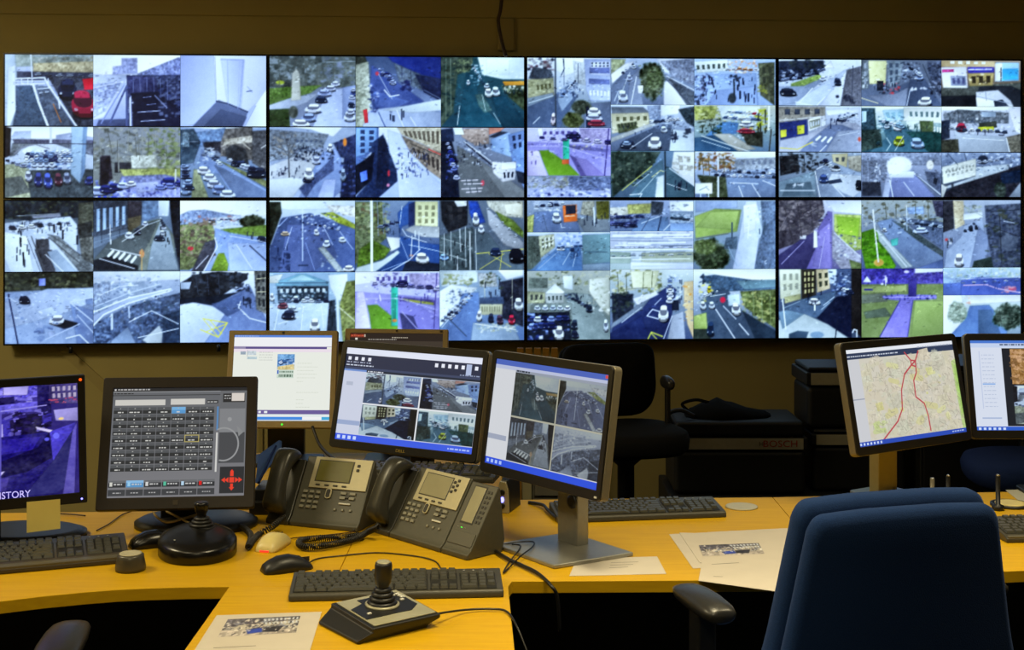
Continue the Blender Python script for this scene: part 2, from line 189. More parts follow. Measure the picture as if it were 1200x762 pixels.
feeds('''
#E1|32 55 412 375|camera picture of a main street with a red van below leafy bushes
g e4ecf8 5c6c80; p e8f0fa 2 150 55 290 55 280 110 200 140 160 110; k 303440,685058,8c8c90 40 16 40 60 150 120; p 48505c 6 40 150 60 100 140 110 152 145 80 155; p 9c9c80 6 35 155 152 148 155 230 90 250 35 240; q 58583c 4 1 70 175 145 165 145 200 75 210
p b8c0c8 5 240 70 300 80 300 180 250 170; p a8b4d8 4 290 60 410 60 410 250 320 250 300 200; p c8d0ec 3 320 75 408 70 408 140 320 130; p 6c78a8 3 315 100 405 100 405 125 315 125; p 6c78a8 3 312 150 405 155 405 175 312 172; q e8f0ff 6 1 310 195 410 200 408 235 312 232
p 586884 4 150 230 220 180 260 230 230 280 180 375 35 375 35 280; p 90a0b8 3 180 200 230 190 240 240 190 300 170 250; p 808c98 3 35 240 150 215 150 235 35 270; p 6c7890 4 290 265 412 255 412 375 290 375; t 40503c 10 280 280 50 35; t 5c6c44 12 240 340 50 40
p 283048 3 300 280 310 275 320 375 300 375; v f0f4ff 335 300 60 40; v c8d0e8 335 328 76 34; v a03c50 345 352 80 32; k d8e4fa,303c58,7c90b8 60 8 170 165 270 230; l 404854 6 160 55 162 370; v e8dce8 150 335 20 60; l d8e0e8 3 60 355 90 325; l 505c70 4 195 60 200 105 185 140
#E2|32 375 412 595|camera picture of a lilac tinted road beside a bright green lawn
g c4c4f0 9890d4; k 8c88b8,6a6898,4c4878,c0bce8 80 12 90 380 410 440; p a8a0c8 5 270 380 412 380 412 460 280 440; p 9c98d8 4 35 440 412 460 412 595 35 595; p 6a6898 4 220 455 400 475 395 485 230 470; k d8d0a0 8 9 240 455 390 475
p 68c030 4 88 480 130 478 225 545 270 592 130 592 105 530; p 60588c 4 225 500 260 515 300 595 275 595; p 8c84bc 3 250 510 300 520 385 595 300 595; p 38c898 2 195 425 222 425 222 520 195 520; p d06840 1 190 520 222 518 222 540 190 540
p c8c0e8 3 35 480 85 480 125 595 35 595; l 504880 5 402 380 382 595; p e8e8fa 2 80 380 100 380 105 420 85 415; v 282858 240 410 70 34
#E3|32 595 412 693|camera picture of hazy rooftops and parked cars
g 9098b0 a8b0d4; k 8c9080,787c84,a8acb8 60 16 40 600 220 650; p 6c7898 5 222 600 412 600 412 660 225 660; k 8894b4,505c7c,98a4c8 50 12 230 605 410 660; k e8ecff,5868a0,b8c0e8,384070 60 14 40 655 412 693
#E4|412 55 795 268|camera picture of a road and a path divided by a big dark tree
g a8b4cc 68748c; p d0d8e8 3 620 55 795 55 795 120 660 120; p 848ca0 8 640 70 795 55 795 180 700 140; p 94a07c 8 415 60 480 60 470 110 415 150; p 707c94 4 420 180 500 90 540 90 550 268 412 268; p d8dce8 4 415 130 480 80 520 70 510 90 420 170; p 848ea4 3 500 150 545 100 560 268 490 268
p e0e4f4 2 655 160 690 160 760 268 655 268; p 606874 6 660 130 795 210 795 268 760 268; t 405438 12 600 160 62 90; t 587048 10 610 150 40 60; l d0d8e4 4 665 135 795 200; l 505868 4 660 145 780 268; v d8e4fa 468 228 44 56; v c0ccec 498 145 26 30; v d0dcf0 518 95 20 20
l e0e8f4 3 530 140 505 268; l c8d4e4 3 430 250 450 200; p e8ecff 2 535 180 560 180 558 215 538 215
#E5|412 268 795 480|camera picture of a white car leaving a village street with stone cottages
g c8d4e8 58647c; p 6c7480 4 415 280 560 280 590 305 420 310; p e8f0fa 2 640 270 730 270 720 310 640 320; p c8c4a8 4 415 310 590 305 592 370 420 400; q 686850 5 1 430 320 585 315 585 345 430 350; p 586848 8 440 360 530 345 540 380 450 400; p 909cb4 5 580 275 640 270 640 350 590 340; p 38444c 8 720 290 795 275 795 370 760 350
p b0b4b4 4 415 420 590 355 640 350 470 420 415 440; p 505c70 4 480 430 640 360 690 360 680 480 440 480; p c0ccd8 3 690 380 795 390 795 480 680 480; k e0ecfa,7c8ca8,344058 50 10 590 320 720 370; v f0f6ff 613 443 60 60; v d8e4f4 655 382 30 30; v 303c54 490 450 70 40; v 9cb0cc 485 445 40 22
k 20283c 4 22 690 400 720 440; k 303848 3 26 745 380 775 420; k 283040 3 14 700 345 720 380
#E6|412 480 795 692|camera picture of a wooded road beside a pale house
g 7088a0 506478; p 304438 10 415 485 640 485 600 550 480 640 420 692; k 2c4030,48604c,1c2c24,708c70 100 16 415 485 620 640; p 5c7888 4 600 560 650 520 655 692 490 692; p d8dce0 3 700 485 795 485 795 640 740 600 690 560; k a8a8a0 12 14 700 490 790 580; p 48606c 4 665 550 690 560 795 650 795 692 670 692
l b8c870 4 465 660 600 550; l d8e4e8 2 520 640 600 575; p d0dce4 3 625 600 655 590 655 692 615 692; l d8e8a0 3 600 600 640 570 655 575; l e0e8f0 3 500 680 555 675 545 692; v 20283c 725 640 18 36; l e0e4ea 2 670 630 760 660; l e0e8f0 3 680 560 795 640; l 28343c 6 660 485 662 692
#E7|795 55 1170 268|camera picture of a paved square with people walking
g a8bce0 98acd4; p d8e4e0 4 795 70 950 60 950 110 810 120; q 505c58 6 1 800 80 945 70 945 105 805 112; k d8b890,f4f4ff,c89060,a0a8b8 50 12 950 60 1090 120; p 98aed8 3 850 130 1080 120 1090 268 830 268; p 90a4d0 2 900 200 1080 180 1085 268 850 268; p 586048 8 1090 75 1165 70 1165 268 1100 220
k 8c9448,b0b450 10 14 1095 170 1130 210; k 283040,8894b4,40405c 50 14 798 120 880 268; e 384048 6 970 235 20 26; l 303840 7 978 150 980 225; k 283040 8 16 960 130 1000 165; l 20283c 8 1006 205 1006 235; 1045 215 1045 248; l 283048 6 873 140 886 185; 1020 145 1020 170
#E8|795 268 1170 482|camera picture of a car park entrance with a red car and yellow shrubs
g c0ccb8 607890; p a8b468 6 795 275 900 275 890 330 800 340; k 98a860,c8d0a0,708048 50 14 800 275 920 330; p d8e4e8 3 900 270 1100 275 1090 320 930 340; k b0c8e8,f0f8ff,7890b8,c0b070 70 12 930 290 1090 380; p 5c84b0 4 930 345 1000 350 990 400 850 410 890 370; p 3c5c78 4 795 420 900 405 1000 450 990 482 795 482
k 304830,4c6040,203020 30 16 820 330 920 400; p a8a8a0 4 880 400 960 400 1080 470 1000 480; l c8d0d0 4 830 410 1050 482; p 34382c 8 1010 400 1110 390 1110 460 1040 450; v e0e8f4 1035 355 70 30; v a83848 1035 388 80 26; k 98a830,b0c040 30 16 1080 280 1130 390
l e8ecd8 8 1140 275 1138 380; l 404038 5 1150 380 1140 482; k e0e8f0 14 8 960 400 1030 440
#E9|798 482 1170 692|camera picture of a junction with a white direction sign
g c8d4ec 6c7c98; p e4ecfa 2 880 485 1170 485 1170 520 900 510; k 8c7450,a88c60,5c5438,704c34 90 16 800 490 980 570; p 98a0ac 5 980 520 1170 510 1170 560 990 570; p 7c8ca8 4 950 590 1170 580 1170 692 930 692; k 98a8c4,e0e8fa,606c80,30384c 80 10 880 560 1170 600
p 48583c 8 810 590 940 600 950 692 860 692; p f0f8ff 1 800 628 878 626 878 675 800 675; l 485868 2 820 660 850 645 865 660; l c8d8e8 5 825 675 825 692; 862 675 862 692; l d0d8e8 8 905 510 906 692; l e0e8f4 3 1000 640 1020 692; 1060 630 1100 692; l d8e0f0 3 960 625 1090 630; 1110 615 1170 640
#F1|38 25 416 172|camera picture of an orange bus passing a parked car
g 98a4b8 707c8c; k 8c98b0,c0c8d8 20 12 60 28 200 55; p a8b470 5 40 100 70 90 65 172 40 172; p 6c7c9c 4 70 80 250 60 280 172 60 172; p 788088 4 260 110 400 90 412 160 300 172; k e8f0fa 12 10 75 60 190 75; v dce8fa 172 105 40 50; p e07838 3 200 50 262 45 265 120 205 125; p 303444 3 212 50 258 48 258 85 215 90
l f0e0d0 3 210 98 255 95; p 98988c 6 290 30 345 28 340 100 280 90; p 6c6c38 6 350 30 410 28 410 110 355 110; l e0ecf8 5 340 60 345 140; v 283050 145 45 24 22
#F2|38 172 416 350|camera picture of a terraced street sloping down past a blank gable
g c4d0ec 5c7898; p a8b094 5 90 190 160 180 165 240 100 290; p 5c6c60 6 40 190 90 190 100 300 60 340 40 345; q e8f0e8 4 2 100 195 160 190 160 230 105 260; k a0b0d8,e0ecff,7890c0 60 12 170 175 290 240; p 6080a8 4 170 250 280 230 290 350 70 350 110 300; l c0ccdc 2 200 320 235 260; 245 330 260 270
v 283c60 243 252 20 18; v f0f8ff 190 250 36 14; k 283858 3 14 262 255 270 280; p 708c94 3 288 185 416 180 416 310 290 320; p 5c7888 2 300 260 400 262 400 265 300 266; p 8090a0 4 290 320 416 315 416 350 290 350
#F3|38 350 416 670|camera picture of a crowded car park below a white gabled house
g a8b4a8 60706c; k 8c9878,48583c,b8c0a8 70 16 40 355 416 420; p 6c7c70 5 50 385 130 385 130 430 45 430; p d8e4ec 3 200 375 245 375 245 440 205 430; p 8c9898 4 200 450 330 460 416 600 416 670 260 670 240 560; p f0f8ff 2 120 455 165 410 208 450 200 455; p b0b8b4 4 120 458 205 455 205 500 125 500; p a8b090 5 40 445 120 450 118 500 40 500
p c8d0c0 4 320 390 410 380 410 560 370 520 320 450; k e8f0e8,98a490,b0bca8 40 14 320 390 410 540; p 7c8884 4 60 500 240 500 240 545 50 545; v d8e4f0 85 522 28 26; v d8e4f0 120 522 28 26; v c8d8e8 155 522 28 26; v d8e4f0 188 522 28 26; v e0e8f0 220 524 28 26; p 202838 6 40 545 230 540 240 670 40 670
k 202c60,98b0f0,40508c,181c30,e0e8ff 50 20 42 550 230 665; v f0f4fa 183 638 44 70; v 283850 320 525 30 40; v 303c50 252 600 30 50; v 283048 255 645 34 40; k 303c50 14 14 215 450 270 490; v d8e4f0 395 605 20 60
#F4|416 25 798 168|camera picture of a lane beside rows of parked cars and a white building
g 98a4c0 6c7c98; p d0d0c4 4 416 60 500 55 500 90 416 100; p a8ac70 5 495 45 605 40 600 85 500 88; p 3c4450 8 605 30 660 35 655 90 605 95; k 303c68,202848,585c78 50 12 418 90 560 150; p e4ecf8 2 688 30 798 30 798 75 690 75; k 606878 5 10 700 45 780 55; p 98a8bc 4 690 80 798 80 798 130 690 130; k 485868,d0d8e8 30 10 695 95 790 130
p 6c84a4 4 560 110 680 100 690 168 510 168; l c8d4e4 3 560 130 640 100; l 303c54 5 650 100 635 165; l d8e0ea 3 660 165 690 135; p 8ca4cc 3 690 130 798 130 798 168 690 168
#F5|416 168 798 248|torn camera picture of pale horizontal streaks
g d0d4e4 a8b0c4; k e8ecf8,98a0b8,b8c0d4 50 24 416 168 798 248; l 606c80 4 650 235 790 234; l f0f4ff 6 430 190 780 186; l 8c94a8 4 420 210 600 215; l e8f0ff 5 500 224 760 220; l 98a4b8 5 420 200 790 203
#F6|416 248 798 345|torn camera picture of pale streaks with green bands
g c8d0dc a8b8b8; k e0e8fa,98a0b0 30 14 416 248 798 345; p 98b0a0 3 416 262 510 268 510 315 416 315; p a0b098 4 560 270 798 265 798 310 560 312; l e8f0ff 5 418 258 790 252; p d0d8f4 3 510 310 798 318 798 345 510 345; l 707c88 3 600 268 760 264; l e8ecf0 4 420 290 510 290
#F7|416 345 798 668|camera picture of a white car on a dark road with yellow markings
g c8d4d0 4c5c80; k 98a878,d8dcc0,b8c098,6c7c54 80 18 420 350 650 460; p d8dcb8 4 510 355 640 352 620 430 520 430; p 283040 8 425 455 520 460 525 560 430 590; k 202838,485848 30 18 425 450 520 550; p 303c68 4 560 500 690 420 720 440 690 600 670 668 416 668 430 610; p 283460 4 416 640 560 560 600 668 416 668
p d8dce8 3 520 480 620 450 640 460 540 510; p 7c8898 4 430 590 560 500 600 480 560 530 416 620; l e0e8f8 4 585 560 610 530 640 540; 585 560 640 575; l d0d8e8 3 620 510 650 480; p a8b0c0 4 700 560 750 540 760 668 680 668; k e8f0ff,a8b8d8,485878 40 12 680 370 740 500; v c8d8f0 690 440 36 50; v f0f6ff 660 550 46 80
p 20283c 4 700 490 730 488 730 535 700 535; p d8c098 4 755 405 798 400 798 668 770 600 755 500; k e8d0a0,d89850,8090a0 14 14 755 410 798 600; l c8d85c 5 590 665 605 635 655 655; l c8d85c 4 605 640 630 668; l e0e8f4 3 700 560 660 668
#F8|798 25 1178 345|misted camera picture of a lane beside a green field
g a8b8c8 6c7c90; p 98a8c8 4 810 30 1000 30 1000 60 810 80; p 8cb860 4 805 100 900 65 1020 70 1000 170 810 200; p 98c46c 3 810 150 880 80 1010 75 990 160; p 6c7c94 6 1110 30 1178 30 1178 345 1080 345 1120 160; p c8d4f0 4 1040 30 1090 30 1110 140 1080 345 980 345 1010 200; p e8f0ff 2 1030 50 1090 40 1085 160 1030 180
t 405838 10 880 280 90 80; t 607c48 10 850 240 60 40; p 586878 6 950 200 1000 195 1000 250 940 250; l 485868 6 977 130 977 200; l 607060 3 810 205 960 180; e c8d8ec 3 1100 165 16 40; l e0e8f8 2 1136 305 1128 308 1128 316 1136 320
#F9|798 345 1187 665|camera picture of a dual carriageway with a pale lorry and wooded hills
g e8f0fa 485870; p f4f8ff 2 800 350 1187 350 1187 400 1060 400 900 370; p 506880 6 830 380 900 372 1070 395 1187 400 1187 440 900 450; p 708c98 4 1000 400 1187 395 1187 430 1040 440; p 647c44 8 1020 450 1187 440 1187 620 1040 520; k 8ca060,a8b878,4c6034,c0b880 90 16 1020 450 1187 600; p 2c3c4c 4 1000 520 1187 630 1187 665 1060 665
p 4c5c70 4 880 450 960 440 1030 540 1090 665 880 665 830 520; p 98c068 4 800 560 860 545 870 665 800 665; p 38483c 5 800 620 870 620 880 665 800 665; k d8e8d0,e8e060,385068 30 12 820 400 900 500; v d8c830 874 440 20 34; v e0ecf4 845 512 28 40; v d8e4f0 886 512 28 36; e d83050 1 938 487 14 15; p c8dcec 3 960 465 1015 460 1020 510 965 515; v e8f0f8 1000 530 42 62
v 284060 880 620 34 70; l e8eef8 4 905 530 995 665; 1015 597 1060 648; l e0e8f4 3 940 515 1000 575; k 283848 5 16 835 365 850 410
''')
feeds('''
#G1|50 60 440 278|camera picture of a straight road beside a packed car park
g d8e0ec a0acc4; p 30384c 8 50 70 260 65 270 110 200 140 50 160; k 28303c,404848 40 16 100 65 270 110; k 1c2438,8090b0,c8d4f0,485470 90 10 55 110 260 180; p b8c4dc 4 130 260 360 110 385 100 350 278 130 278; p 80b058 4 110 175 240 130 260 145 170 185 110 190; p 8c98b0 4 50 190 170 185 260 145 280 140 130 265 50 278; p d0d8ec 3 240 278 330 170 370 110 350 278
v 283040 95 215 80 40; v e0ecff 258 150 28 24; v 303c54 328 165 34 40; k d8e4fa 8 12 270 110 320 140; p 6a6c78 5 370 110 440 90 440 278 340 278; k 282c3c 10 18 320 220 430 270; l e8f0fa 3 130 260 210 278; 150 262 210 195; 230 275 270 235; l e0e8f0 3 355 140 340 240; p e0e4e8 3 265 100 295 68 310 100
#G2|440 60 820 278|camera picture of a street bend with a sunlit yellow house
g 6c7484 6c7890; p 707880 5 440 62 475 62 475 195 440 200; p e0e0a8 4 475 65 560 65 555 170 480 175; p 8c98a4 5 560 65 640 65 620 170 570 190; k e0e8ec 8 10 445 130 475 190; k 505868,90a0b8,283040,c8d4e8 60 12 630 70 720 150; p 606c84 4 560 220 650 170 680 160 670 278 600 278; p 8890a4 3 470 230 600 220 660 190 650 278 560 278
p 505c74 4 670 150 740 150 820 278 655 278; p 586074 8 750 65 820 65 820 240 770 180; k 98a0b8,282c38 20 16 760 80 820 220; v 98acd4 715 140 36 36; v f0f6ff 740 255 64 44; k f0f4ff 8 11 675 188 745 205; p 282c38 5 515 160 545 160 545 205 515 205; k 303440,c05058 20 12 540 170 620 220; l e0d8b0 3 440 240 520 265; l d0d8e8 3 670 205 655 278
#G3|820 60 1198 280|camera picture of three small shop fronts behind a white van
g a09080 484038; p c0ac88 4 820 62 1075 65 1075 100 820 90; q e8ecf4 5 1 855 62 1040 64 1040 80 855 80; p 586058 5 820 190 1198 165 1198 230 820 232; p e8e8fa 2 818 95 940 92 945 190 830 190; p 8890a8 3 865 135 935 135 940 180 868 180; p c04888 1 825 105 880 103 880 115 825 118; p 4c48a8 3 945 92 1072 92 1072 118 948 122
p a89868 4 948 122 1070 118 1065 178 955 182; k e8d8b0,585040 20 12 955 125 1065 170; p a0c8e8 2 1080 70 1190 70 1190 155 1075 160; p 48a8dc 2 1110 100 1185 98 1185 150 1112 152; p e8f0f8 2 1076 75 1110 72 1108 155 1076 160; p 24262c 4 820 230 1000 225 980 278 820 280; p 30343c 3 1000 185 1060 180 1150 180 1198 200 1198 280 980 280
p c8ccd8 3 985 210 1090 200 1150 250 1165 280 990 280; p e8ecf4 2 985 235 1070 250 1160 270 1160 280 990 280; p 384050 2 1070 252 1110 245 1140 275 1075 278; l 9098a8 3 1030 205 1035 250
#G4|50 280 440 497|camera picture of a blue shop front by a zebra crossing
g c8d0e0 7c8498; p d8e0f0 3 270 300 430 290 430 310 280 325; p 98948c 5 52 285 270 285 270 345 52 360; q 485060 4 1 70 290 255 290 255 325 70 330; p a8acbc 4 60 445 220 400 330 345 400 350 440 380 440 497 52 497; p 303c74 3 55 360 185 345 188 415 60 440; p d8d850 2 60 395 88 392 88 425 62 430; p c8c848 2 138 375 172 370 172 410 140 415
p e8ecf4 2 186 345 250 328 250 380 190 400; p 8c9484 3 195 352 245 340 245 375 197 390; p d0d4dc 3 250 330 270 325 272 370 252 378; p 74809c 4 200 440 290 370 350 370 400 390 300 497 150 497; p 98a0b4 4 330 400 440 390 440 497 270 497; l f0f4fa 9 228 440 245 425; 255 445 272 428; 282 450 298 430
l d8cc60 4 60 478 140 485 210 450; k 283450,c0ccdc 30 10 330 310 420 360; k c8d0dc 8 9 200 455 230 470; v 384468 350 345 30 20; e c86050 1 430 437 8 12; l e8ecf4 3 245 495 275 465
#G5|440 280 820 497|camera picture of a lime green car on a teal tinted high street
g e8f0e8 305868; p 405864 6 440 290 505 290 510 390 440 400; p b8d4ec 2 442 305 465 305 465 355 445 358; p d8e0d8 3 640 285 820 285 820 360 640 350; q 687c80 6 1 660 300 815 300 812 340 665 335; p a8c8dc 4 540 300 640 295 640 345 560 350; p 4c7080 4 530 350 640 370 760 450 780 497 480 497 560 430; p 3c5048 8 440 395 530 390 540 470 440 495
p 28504c 5 650 400 820 400 820 497 760 497; k e8f4ff,405868,98b8cc 50 12 520 330 640 390; p d8e8e0 4 650 350 720 350 720 390 660 390; p 5c7c4c 6 715 350 780 350 780 400 720 400; q e8f0e0 3 1 780 370 820 370 820 415 780 405; v f4f8ff 612 380 42 36; v d8e8f4 560 375 24 26; v a8c830 618 445 50 50; v a0b8d8 705 455 64 54
l c8d8d8 3 560 430 580 460 560 490; v 2c4c50 520 455 20 20
#G6|820 280 1198 497|camera picture of a bus station forecourt with a yellow bus
g c8ccd8 a0a8bc; p f0f4ff 2 820 280 1198 280 1198 300 820 300; p 6a7078 8 830 320 900 295 1140 310 1140 360 840 360; k 505860,888c94,a0a4b0 50 16 840 300 1140 360; p 98a4b4 4 1010 305 1080 305 1080 330 1010 330; p a8b0bc 3 880 390 920 410 1130 425 1140 497 900 497; k e8ecf4,485468,c0c8d4 50 10 860 340 1130 410
v a83048 915 380 50 44; p 40483c 3 1000 360 1080 350 1085 378 1000 380; p c8d040 3 995 378 1070 375 1070 395 995 398; p 787468 6 1130 425 1198 410 1198 497 1150 497; p 48483c 8 820 440 900 435 905 497 820 497; p 303848 5 820 350 860 345 860 430 820 440; l e8ecf0 3 1130 430 1145 497; v c0c8e0 1105 405 30 26; p d8d8e0 3 1140 290 1198 280 1198 410 1175 400 1150 330
#G7|50 500 440 712|camera picture of a blue car rounding a bend past stone walls
g 98a4b4 6c7888; p 28282c 8 55 520 140 515 150 590 60 610; k 303438,585c60,202428 50 16 60 505 240 600; p b8b090 4 300 510 375 505 370 580 310 560; p a09c90 5 375 520 440 515 440 590 380 590; p 788894 4 52 640 220 590 230 712 52 712; p 586874 3 90 650 200 640 215 700 70 705; p 909cb0 4 225 570 290 540 440 600 440 712 350 712 240 712
p c0c8d4 3 300 600 440 610 440 680 400 712 350 690 280 640; p 384458 2 280 635 340 625 350 640 290 650; v 4c6090 262 625 44 44; v e8f0fa 316 577 46 28; v 283050 270 540 30 20; v 20242c 430 655 40 50; l e8ecf4 3 222 590 245 712; 60 680 220 680; l e0e4ec 3 310 660 360 712; k e8ecf4 6 12 120 650 165 665
#G8|440 500 820 712|camera picture of a glaring road running out from a tunnel mouth
g a8b0c8 6c7488; p 8c94a8 6 440 500 820 500 820 560 440 560; p 787f90 6 445 540 560 540 560 640 450 650; p 60687c 6 740 590 820 600 820 690 760 650; p b0b8d0 4 560 600 590 610 580 712 540 712; p 8088b0 3 590 600 700 610 790 712 570 712; e e8ecf8 2 620 560 65 45; e f8faff 1 620 560 30 35; p 383c48 6 445 640 530 640 535 705 445 705
p d8e0f8 2 570 590 690 590 690 620 570 620; e e8e4d8 2 765 560 18 24; l e8f0fa 4 690 600 815 700; l d8e0f0 4 575 630 590 712; l d0d8ec 3 640 640 690 705; k e0e8f4 6 10 505 560 525 640; p 303440 3 785 620 800 625 795 655 780 645
#G9|820 500 1198 712|camera picture of a long pale building above a dark embankment
g 8c98b0 303848; k c0c8d8,6c7890,e0e8fa,505c74 80 12 820 500 1198 570; p 302f38 6 840 690 900 650 1060 600 1198 560 1198 712 840 712; p d8dcd0 4 825 570 985 530 985 610 830 650; q a8b0a8 6 2 840 575 975 545 975 590 845 625; p b8c0c8 4 985 570 1140 555 1140 580 850 670 830 665 985 612; p 203048 5 1100 600 1198 580 1198 640 1110 650
e 303848 4 1018 535 26 24; k 20242c,3c3c48 30 18 870 650 1190 705; t 48584c 8 1100 680 30 40; p 8c94a0 4 1140 712 1198 640 1198 712; p b8bcb8 4 820 650 850 660 830 712 820 712
#H1|60 22 448 355|camera picture of a violet lane between bare trees and a bright green field
g c8ccdc 6c6890; p d8e0f4 3 280 25 448 25 448 90 320 80; p 544f58 10 60 22 265 22 275 80 240 150 170 220 60 260; k 5c585c,48444c,7c7478,8c8488 140 20 60 25 270 190; p a8d070 5 320 90 445 95 448 260 400 270 350 210 320 170; p 90e048 4 330 100 440 110 430 200 340 180; p 7870a8 4 240 170 290 75 310 80 310 355 120 355
p 48446c 4 60 290 180 200 240 170 230 260 190 355 60 355; p 8c84c0 3 250 170 300 130 305 355 220 340; l a8a4cc 3 75 330 180 220; p f0f4ff 2 225 170 240 168 242 250 224 252; p c8c8d0 3 160 195 190 192 188 210 160 210; p a0a0b0 5 310 170 350 210 440 290 448 350 350 355 310 300; k c8d0d8,68708c,e0e4ea 30 12 315 190 445 340; p 6c8850 5 390 310 448 330 448 355 400 355
#H2|448 22 833 355|camera picture of a straight road beside a vivid green bank
g a0a8a8 5c688c; k 686c5c,8c9484,50543c,b0b4ac 100 18 450 25 833 140; p 98b0d8 5 660 60 740 55 740 90 670 90; p 48485c 8 780 25 833 25 833 110 800 100; p 7888a4 4 520 130 590 110 833 290 833 355 700 355 590 240; p 607098 3 700 355 833 310 833 355; p 505c60 5 590 120 660 150 833 270 833 300 700 210; p 606c84 5 640 110 833 130 833 260 700 170; k 98a8c0,303c4c,c8d8ec 40 12 620 100 820 180
v c8d8f8 725 170 70 30; p 50c020 5 448 180 510 160 610 340 600 355 470 355 448 250; k 68d838,38901c 30 20 450 180 580 345; p a4b0b4 4 520 150 540 180 690 345 640 355 530 220; l d0d8e0 4 520 170 660 345; l e0e4e8 6 503 70 510 150 528 320; p 58b8a8 2 585 215 620 205 618 240 590 245; e d0a860 6 530 325 26 20; v e0e8f4 556 168 24 20; l c8d8ec 3 660 50 662 170
#H3|833 22 1200 352|camera picture of a white van climbing a hill beside a dark tree
g a8b0c0 687490; k 98a494,70786c,b0b8b4 30 14 930 50 1020 100; p c8bca0 5 880 25 930 25 935 140 890 165; p 3c3c44 6 833 25 880 25 885 160 833 180; p d8e0ec 3 930 90 1020 80 1020 110 930 120; p a0acc4 4 930 150 1020 110 1030 200 980 352 840 352 850 270 920 200; p 8894b0 3 1000 150 1050 200 1040 300 960 352; p 50586c 8 1030 50 1200 40 1200 352 1070 352 1040 180
k 3c4450,687080,50584c 60 26 1040 50 1200 340; e 606878 6 1140 230 50 40; v e8ecf4 908 315 44 66; v 283040 965 160 20 30; v 303848 990 155 16 24; e c04848 1 850 215 8 8; l c8d0e0 3 1120 125 1170 135; k e0e4ec 8 10 850 180 880 260; p 384840 5 980 320 1060 300 1070 352 970 352
#H4|60 355 448 685|camera picture of a white car on a street in deep shade
g 506080 485468; p d8dcc0 4 65 358 165 358 165 480 70 500; q 98a090 3 2 75 370 160 370 160 460 78 470; p 38342c 6 165 358 235 358 235 480 170 500; q c8c090 3 4 175 365 230 365 228 470 178 480; p c8b898 4 235 358 300 358 300 450 240 470; p d8e8f8 3 290 358 330 358 330 420 300 430; k 98b0d8,e0ecff,384c80,24304c 60 12 300 365 400 480
p 586c84 4 70 540 170 500 330 460 300 560 230 590; p 18203c 4 240 590 330 490 400 480 400 685 380 680; p 24201f 4 400 355 448 355 448 685 400 640; p a8a880 4 90 490 165 475 165 500 90 520; v e8f0f8 228 512 54 34; p e8eef4 2 225 525 233 525 233 555 225 555; l d0dce8 3 270 530 320 490; l d0dce8 2 260 550 300 515
p b8c4c8 3 60 600 180 570 290 620 385 685 60 685; p 7890a4 3 60 560 100 550 180 570 80 640; p 485c70 3 110 665 150 650 200 655 190 685 110 685; e 8098b0 2 240 670 35 18; l e8f0f8 5 80 500 95 640; l 20283c 4 335 600 325 685; l e0e8f4 5 405 660 412 645 425 650 425 680
#H5|448 355 833 680|camera picture of a park path leading to a monument
g 8078c8 78906c; p 5850a8 8 450 355 695 355 690 430 450 430; p 6058a0 8 695 380 833 370 833 430 700 430; k 483c8c,7068c0,383070 60 16 450 375 833 430; p d8dcf8 2 700 355 833 355 830 372 700 378; p 80a060 4 448 430 833 430 833 680 448 680; p 98b070 3 450 440 660 435 660 465 450 470; p 6c7c68 3 450 480 560 470 570 510 450 520; p 607c60 3 460 560 560 540 590 580 470 590
p 8078c8 3 545 485 620 478 800 482 800 500 640 508 560 500; p 90b868 2 700 510 833 510 833 680 680 680; p 8c84d0 4 630 505 690 505 665 680 535 680; l 504888 4 630 505 535 675; l 5c5498 4 690 505 665 675; p 484088 4 668 400 708 400 705 490 668 490; e e0d8ff 1 660 372 14 7; k e8e8ff 6 12 545 390 565 430; p e0e8ff 2 455 420 475 392 495 420
l 484484 8 465 455 500 455; k 303070,b0a8e8 24 10 550 485 800 500
#H6|833 352 1200 487|camera picture of a blue tinted empty road curving past pale trees
g b8ccd8 6878a8; k 98b0a0,b8c8b0,d0dcd8 50 16 870 355 1200 400; p a8c0e4 3 835 400 870 410 915 430 918 487 835 487; p 5868a8 3 918 415 1000 400 1200 405 1200 487 918 487; p 6074b0 3 835 430 918 425 918 487 835 487; l c0a8c8 5 930 438 1040 436 1090 455 1200 475; k c86078,e0a0a8 14 12 1110 440 1200 475; l c8d0e8 2 920 408 1200 400
#H7|833 487 1200 690|camera picture of a blue road between pale and dark trees
g d0dcd8 8898a8; p e8ecf0 2 833 487 920 490 940 580 900 690 833 690; p d8dcd8 3 940 487 1200 487 1200 520 960 530; p 6c88b8 3 960 540 1050 535 1140 640 1130 690 860 690 940 600; p 587090 3 1000 560 1060 560 1110 690 1000 690; t 98b498 6 900 570 50 60; t 48604c 10 1140 590 80 70; k d8a898,e0e8e8 20 10 900 500 960 540
''')

